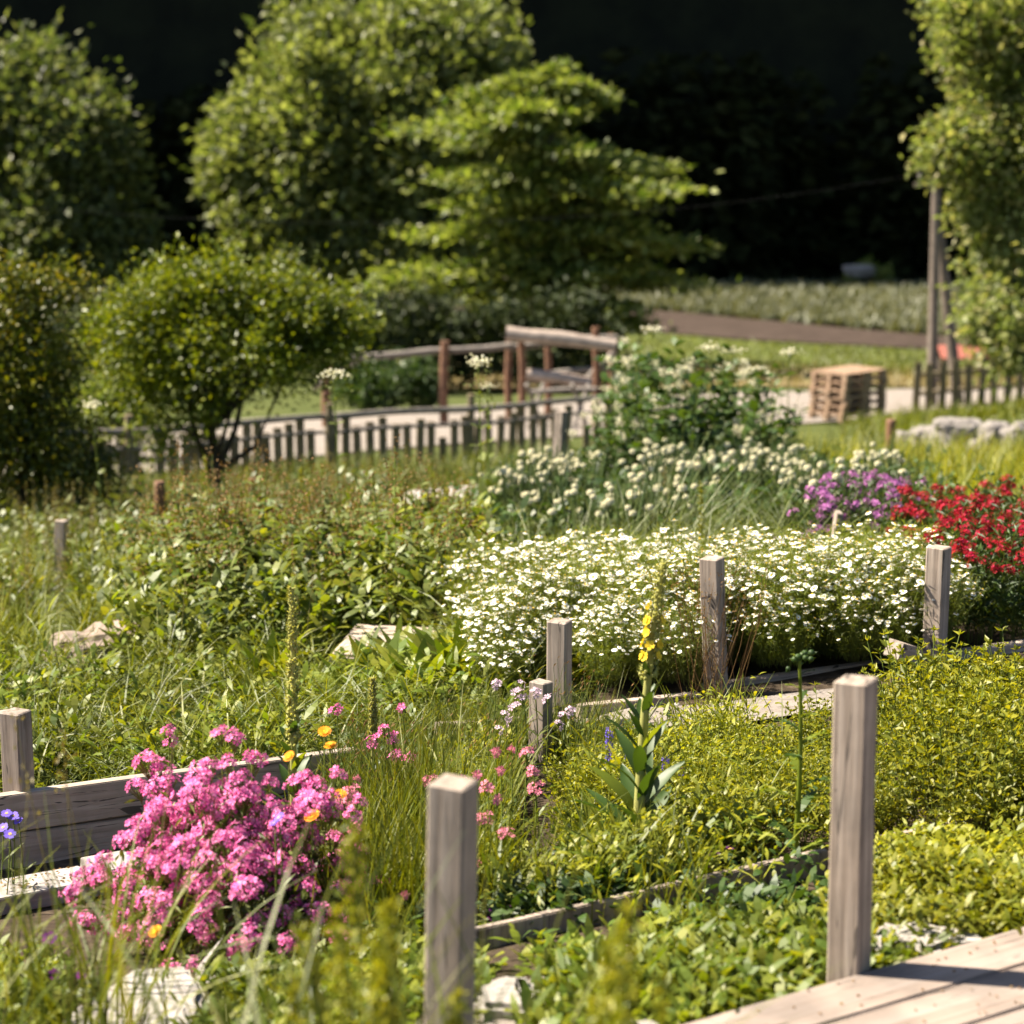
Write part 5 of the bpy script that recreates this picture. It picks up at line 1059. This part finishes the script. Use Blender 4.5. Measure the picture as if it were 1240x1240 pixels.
# dock with big bright leaves near the platform
DK = []
for _ in range(2):
    mb = MB(); n = 9; V, F = strips(np.zeros((n, 3)), U(0, 6.28, n), U(.22, .34, n), U(.05, .075, n), U(.1, .5, n), U(.2, .9, n), 7, 'leaf', .5); mb.add(V, F); DK.append(mb.mesh('leaves', [M['weed']]))
for (px, d, s_, lb) in [(560, 7.75, 1.15, 'dock with the longest bright leaf reaching over the left end of the daisies'), (510, 7.7, 1.0, 'dock with upright leaves in front of the low platform'), (460, 7.9, .9, 'dock left of the upright one in front of the platform'), (330, 8.3, 1.0, 'broad leaved plant beside the budded mullein'), (620, 7.7, .8, 'low leafy dock left of the stout grey post')]:
    plant('dock', lb, 'plant', gp(px, d), [('leaves', DK[rng.integers(2)], (0, 0, 0), None, 1)], scale=s_)
# cabbage like plant by the reddish stake
mb = MB(); n = 8; V, F = strips(np.zeros((n, 3)), np.arange(n) * .8, U(.16, .24, n), U(.11, .15, n), U(.5, 1.0, n), U(.4, .9, n), 5, 'round', .3); mb.add(V, F); CB = mb.mesh('leaves', [M['bluegreen']])
plant('cabbage', 'broad bluish leaved cabbage beside the left reddish stake', 'plant', gp(180, 14.2) + [0, 0, .1], [('leaves', CB, (0, 0, 0), None, 1)]); plant('cabbage', 'broad bluish leaved cabbage behind the brown seeding herbs', 'plant', gp(325, 12.6) + [0, 0, .3], [('leaves', CB, (0, 0, 0), None, 1)])
# yellowish sorrel spikes
def spike_mesh(h, w_, mat, n=220, nst=1):
    mb = MB()
    for s in range(nst):
        hh = h * (1 - .12 * s); o = np.array([.03 * s * (-1) ** s, .02 * s, 0]); t = np.array([.04 * (-1) ** s, 0, hh]) + o; V, F = tube(bez(o * .3, t * .5, t, 8), np.linspace(.003, .001, 8), 4); mb.add(V, F, 0, True)
        u = rng.uniform(.35, 1, n); c = bez(o * .3, t * .5, t, 60)[(u * 59).astype(int)]; sp_ = (w_ * (1.15 - u))[:, None]; c = c + rng.normal(size=(n, 3)) * np.concatenate([sp_, sp_, sp_ * .4 + .004], 1); V, F = leaves(c, rng.normal(size=c.shape) * .7 + [0, 0, .8], .016, .008); mb.add(V, F, 1)
        m_ = 7; V, F = strips(np.tile(o, (m_, 1)) + np.stack([0 * U(0, 1, m_), 0 * U(0, 1, m_), U(.02, hh * .4, m_)], -1), U(0, 6.28, m_), .14, .028, .6, .7, 4, 'leaf'); mb.add(V, F, 1)
    return mb.mesh('spike', [M['stem'], M[mat]])
SPK = [spike_mesh(.6, .022, 'herb'), spike_mesh(.55, .026, 'g_dry')]
for i, (px, d) in enumerate([(218, 15), (242, 15.4), (256, 14.8), (286, 14.6), (300, 13.9), (34, 11.6), (46, 11.2), (272, 13), (136, 10.4), (165, 10.3), (370, 12), (810, 11.6), (852, 9.6)]):
    plant('sorrel_spike', 'upright yellow green seed spike in the meadow', 'plant', gp(px, d), [('spike', SPK[i % 2], (0, 0, 0), None, 1)], scale=rng.uniform(.8, 1.05), group='seed spikes in the meadow')
# blurred weeds close to the camera
FW = [spike_mesh(.62, .032, 'herb', 420, 3), spike_mesh(.6, .03, 'herb', 360, 3)]
for (px, top, d, lb, v) in [(740, 1085, 2.75, 'blurred yellow green seed spike close to the camera at the bottom centre', 0), (765, 1150, 2.7, 'shorter blurred spike right beside the bottom centre one', 1), (455, 985, 3.0, 'blurred tall weed in front of the left side of the nearest post', 1), (430, 1090, 2.9, 'blurred leafy weed left of the nearest post', 0), (505, 1130, 2.95, 'blurred weed crossing the nearest post', 1), (385, 1190, 2.9, 'short blurred weed at the bottom left of the nearest post', 0), (690, 1210, 2.8, 'low blurred weed at the bottom centre left of the spike', 1)]:
    b = gp(px, d); h = P(px, top, d)[2] - b[2]; plant('tall_weed', lb, 'weed', b, [('spike', FW[v], (0, 0, 0), None, 1)], scale=h / .62)
q = scat(270, 620, 2.35, 3.1, 560, 26, .06); q = offdeck(q); grass('grass', 'blurred long grass close to the camera at the bottom left', 'g_mid', q, .62, .010, (.05, .45), (.4, 1.3), 6)
q = scat(-200, 160, 3.3, 4.4, 380, 18, .06); grass('grass', 'tall loose grass blades at the left edge', 'g_fresh', q, .42, .007, (.05, .35), (.4, 1.3), 7)
mb = MB(); q = scat(-80, 150, 3.7, 4.3, 26, 2, .05); t, PP = stalks(mb, q, .62, .0018, .15, k=7); c = np.repeat(t, 14, 0) + rng.normal(size=(len(t) * 14, 3)) * [.01, .01, .03]; V, F = leaves(c, rng.normal(size=c.shape) * .4 + [0, 0, 1], .014, .006); mb.add(V, F)
tag(mb.build('grass_stalks', 'g_dry'), 'thin seeding grass stalks in front of the left bed boards', 'grass', None, 'stuff')

# field texture, pebbles, litter
def field_tufts(name, label, mat, x0, x1, far, near, n, L, W):
    """standing crop between two draped edges"""
    u = U(x0, x1, n); df = np.interp(u, [a for a, _ in far], [c for _, c in far]); dn = np.interp(u, [a for a, _ in near], [c for _, c in near]); q = gpv(u, dn + (df - dn) * U(0, 1, n)); q[:, 2] += .05
    return grass(name, label, mat, q, L, W, (.05, .5), (.2, .8), 3)
field_tufts('grain_crop', 'standing pale grain giving the far field its texture', 'grain_leaf', -100, 1500, pd([(-600, 350), (300, 348), (1700, 348)]), pd([(-600, 380), (300, 366), (770, 374), (900, 387), (1030, 399), (1120, 407), (1700, 430)]), 42000, .75, .14)
field_tufts('young_crop', 'young green crop rows beside the ploughed strip', 'crop_leaf', 480, 1400, pd([(500, 402), (780, 405), (900, 416), (1110, 427), (1400, 437)]), pd([(500, 440), (780, 442), (900, 452), (1110, 458), (1400, 464)]), 14000, .22, .05)
field_tufts('dry_grass', 'dry tufts along the brown strip beyond the road', 'g_dry', 480, 1400, pd([(500, 440), (780, 441), (1000, 450), (1400, 464)]), pd([(500, 476), (780, 476), (1000, 472), (1400, 470)]), 3500, .30, .03)
q = np.concatenate([offdeck(scat(800, 1010, 4.45, 4.95, 130, 12, .05)), offdeck(scat(560, 700, 3.85, 4.2, 110, 10, .05)), offdeck(scat(1050, 1200, 4.15, 4.5, 90, 10, .05)), scat(700, 900, 6.8, 7.2, 120, 10, .08)])
mb = MB(); V0p, F0p = BALL2; inst(mb, (V0p * np.array([1, .8, .6]) * (1 + .12 * np.sin(V0p[:, :1] * 7)), F0p), q + [0, 0, .008], np.tile([0, 0, 1.], (len(q), 1)) + rng.normal(size=(len(q), 3)) * .2, U(.007, .024, len(q)))
tag(mb.build('pebbles', 'whitestone'), 'pale pebbles on the bare soil by the edging board and path', 'pebbles', None, 'stuff')
n = 110; s1, s2 = U(.1, 1.4, n), U(.01, .6, n) ** 1.2; q = dk_a + E * s1[:, None] + Nn * s2[:, None] + [0, 0, .002]; mb = MB(); V, F = leaves(q, np.stack([rng.normal(size=n), rng.normal(size=n), U(0, .15, n)], -1), .009, .006, .1); mb.add(V, F)
tag(mb.build('plant_litter', 'brownseed'), 'small dry plant litter scattered on the deck boards', 'litter', None, 'stuff')
n = 70; pa = P(-20, 1090, 5.46); pb_ = P(105, 1066, 5.76); t_ = U(0, 1, n)[:, None]; q = pa + (pb_ - pa) * t_ + np.stack([0 * U(0, 1, n), U(-.06, .06, n), np.full(n, .028)], -1); mb = MB(); V, F = leaves(q, np.stack([rng.normal(size=n), rng.normal(size=n), U(0, .1, n)], -1), .012, .009, .05); mb.add(V, F)
tag(mb.build('fallen_petals', 'brownseed'), 'fallen petals and seeds on the bleached flat board', 'petals', None, 'stuff')
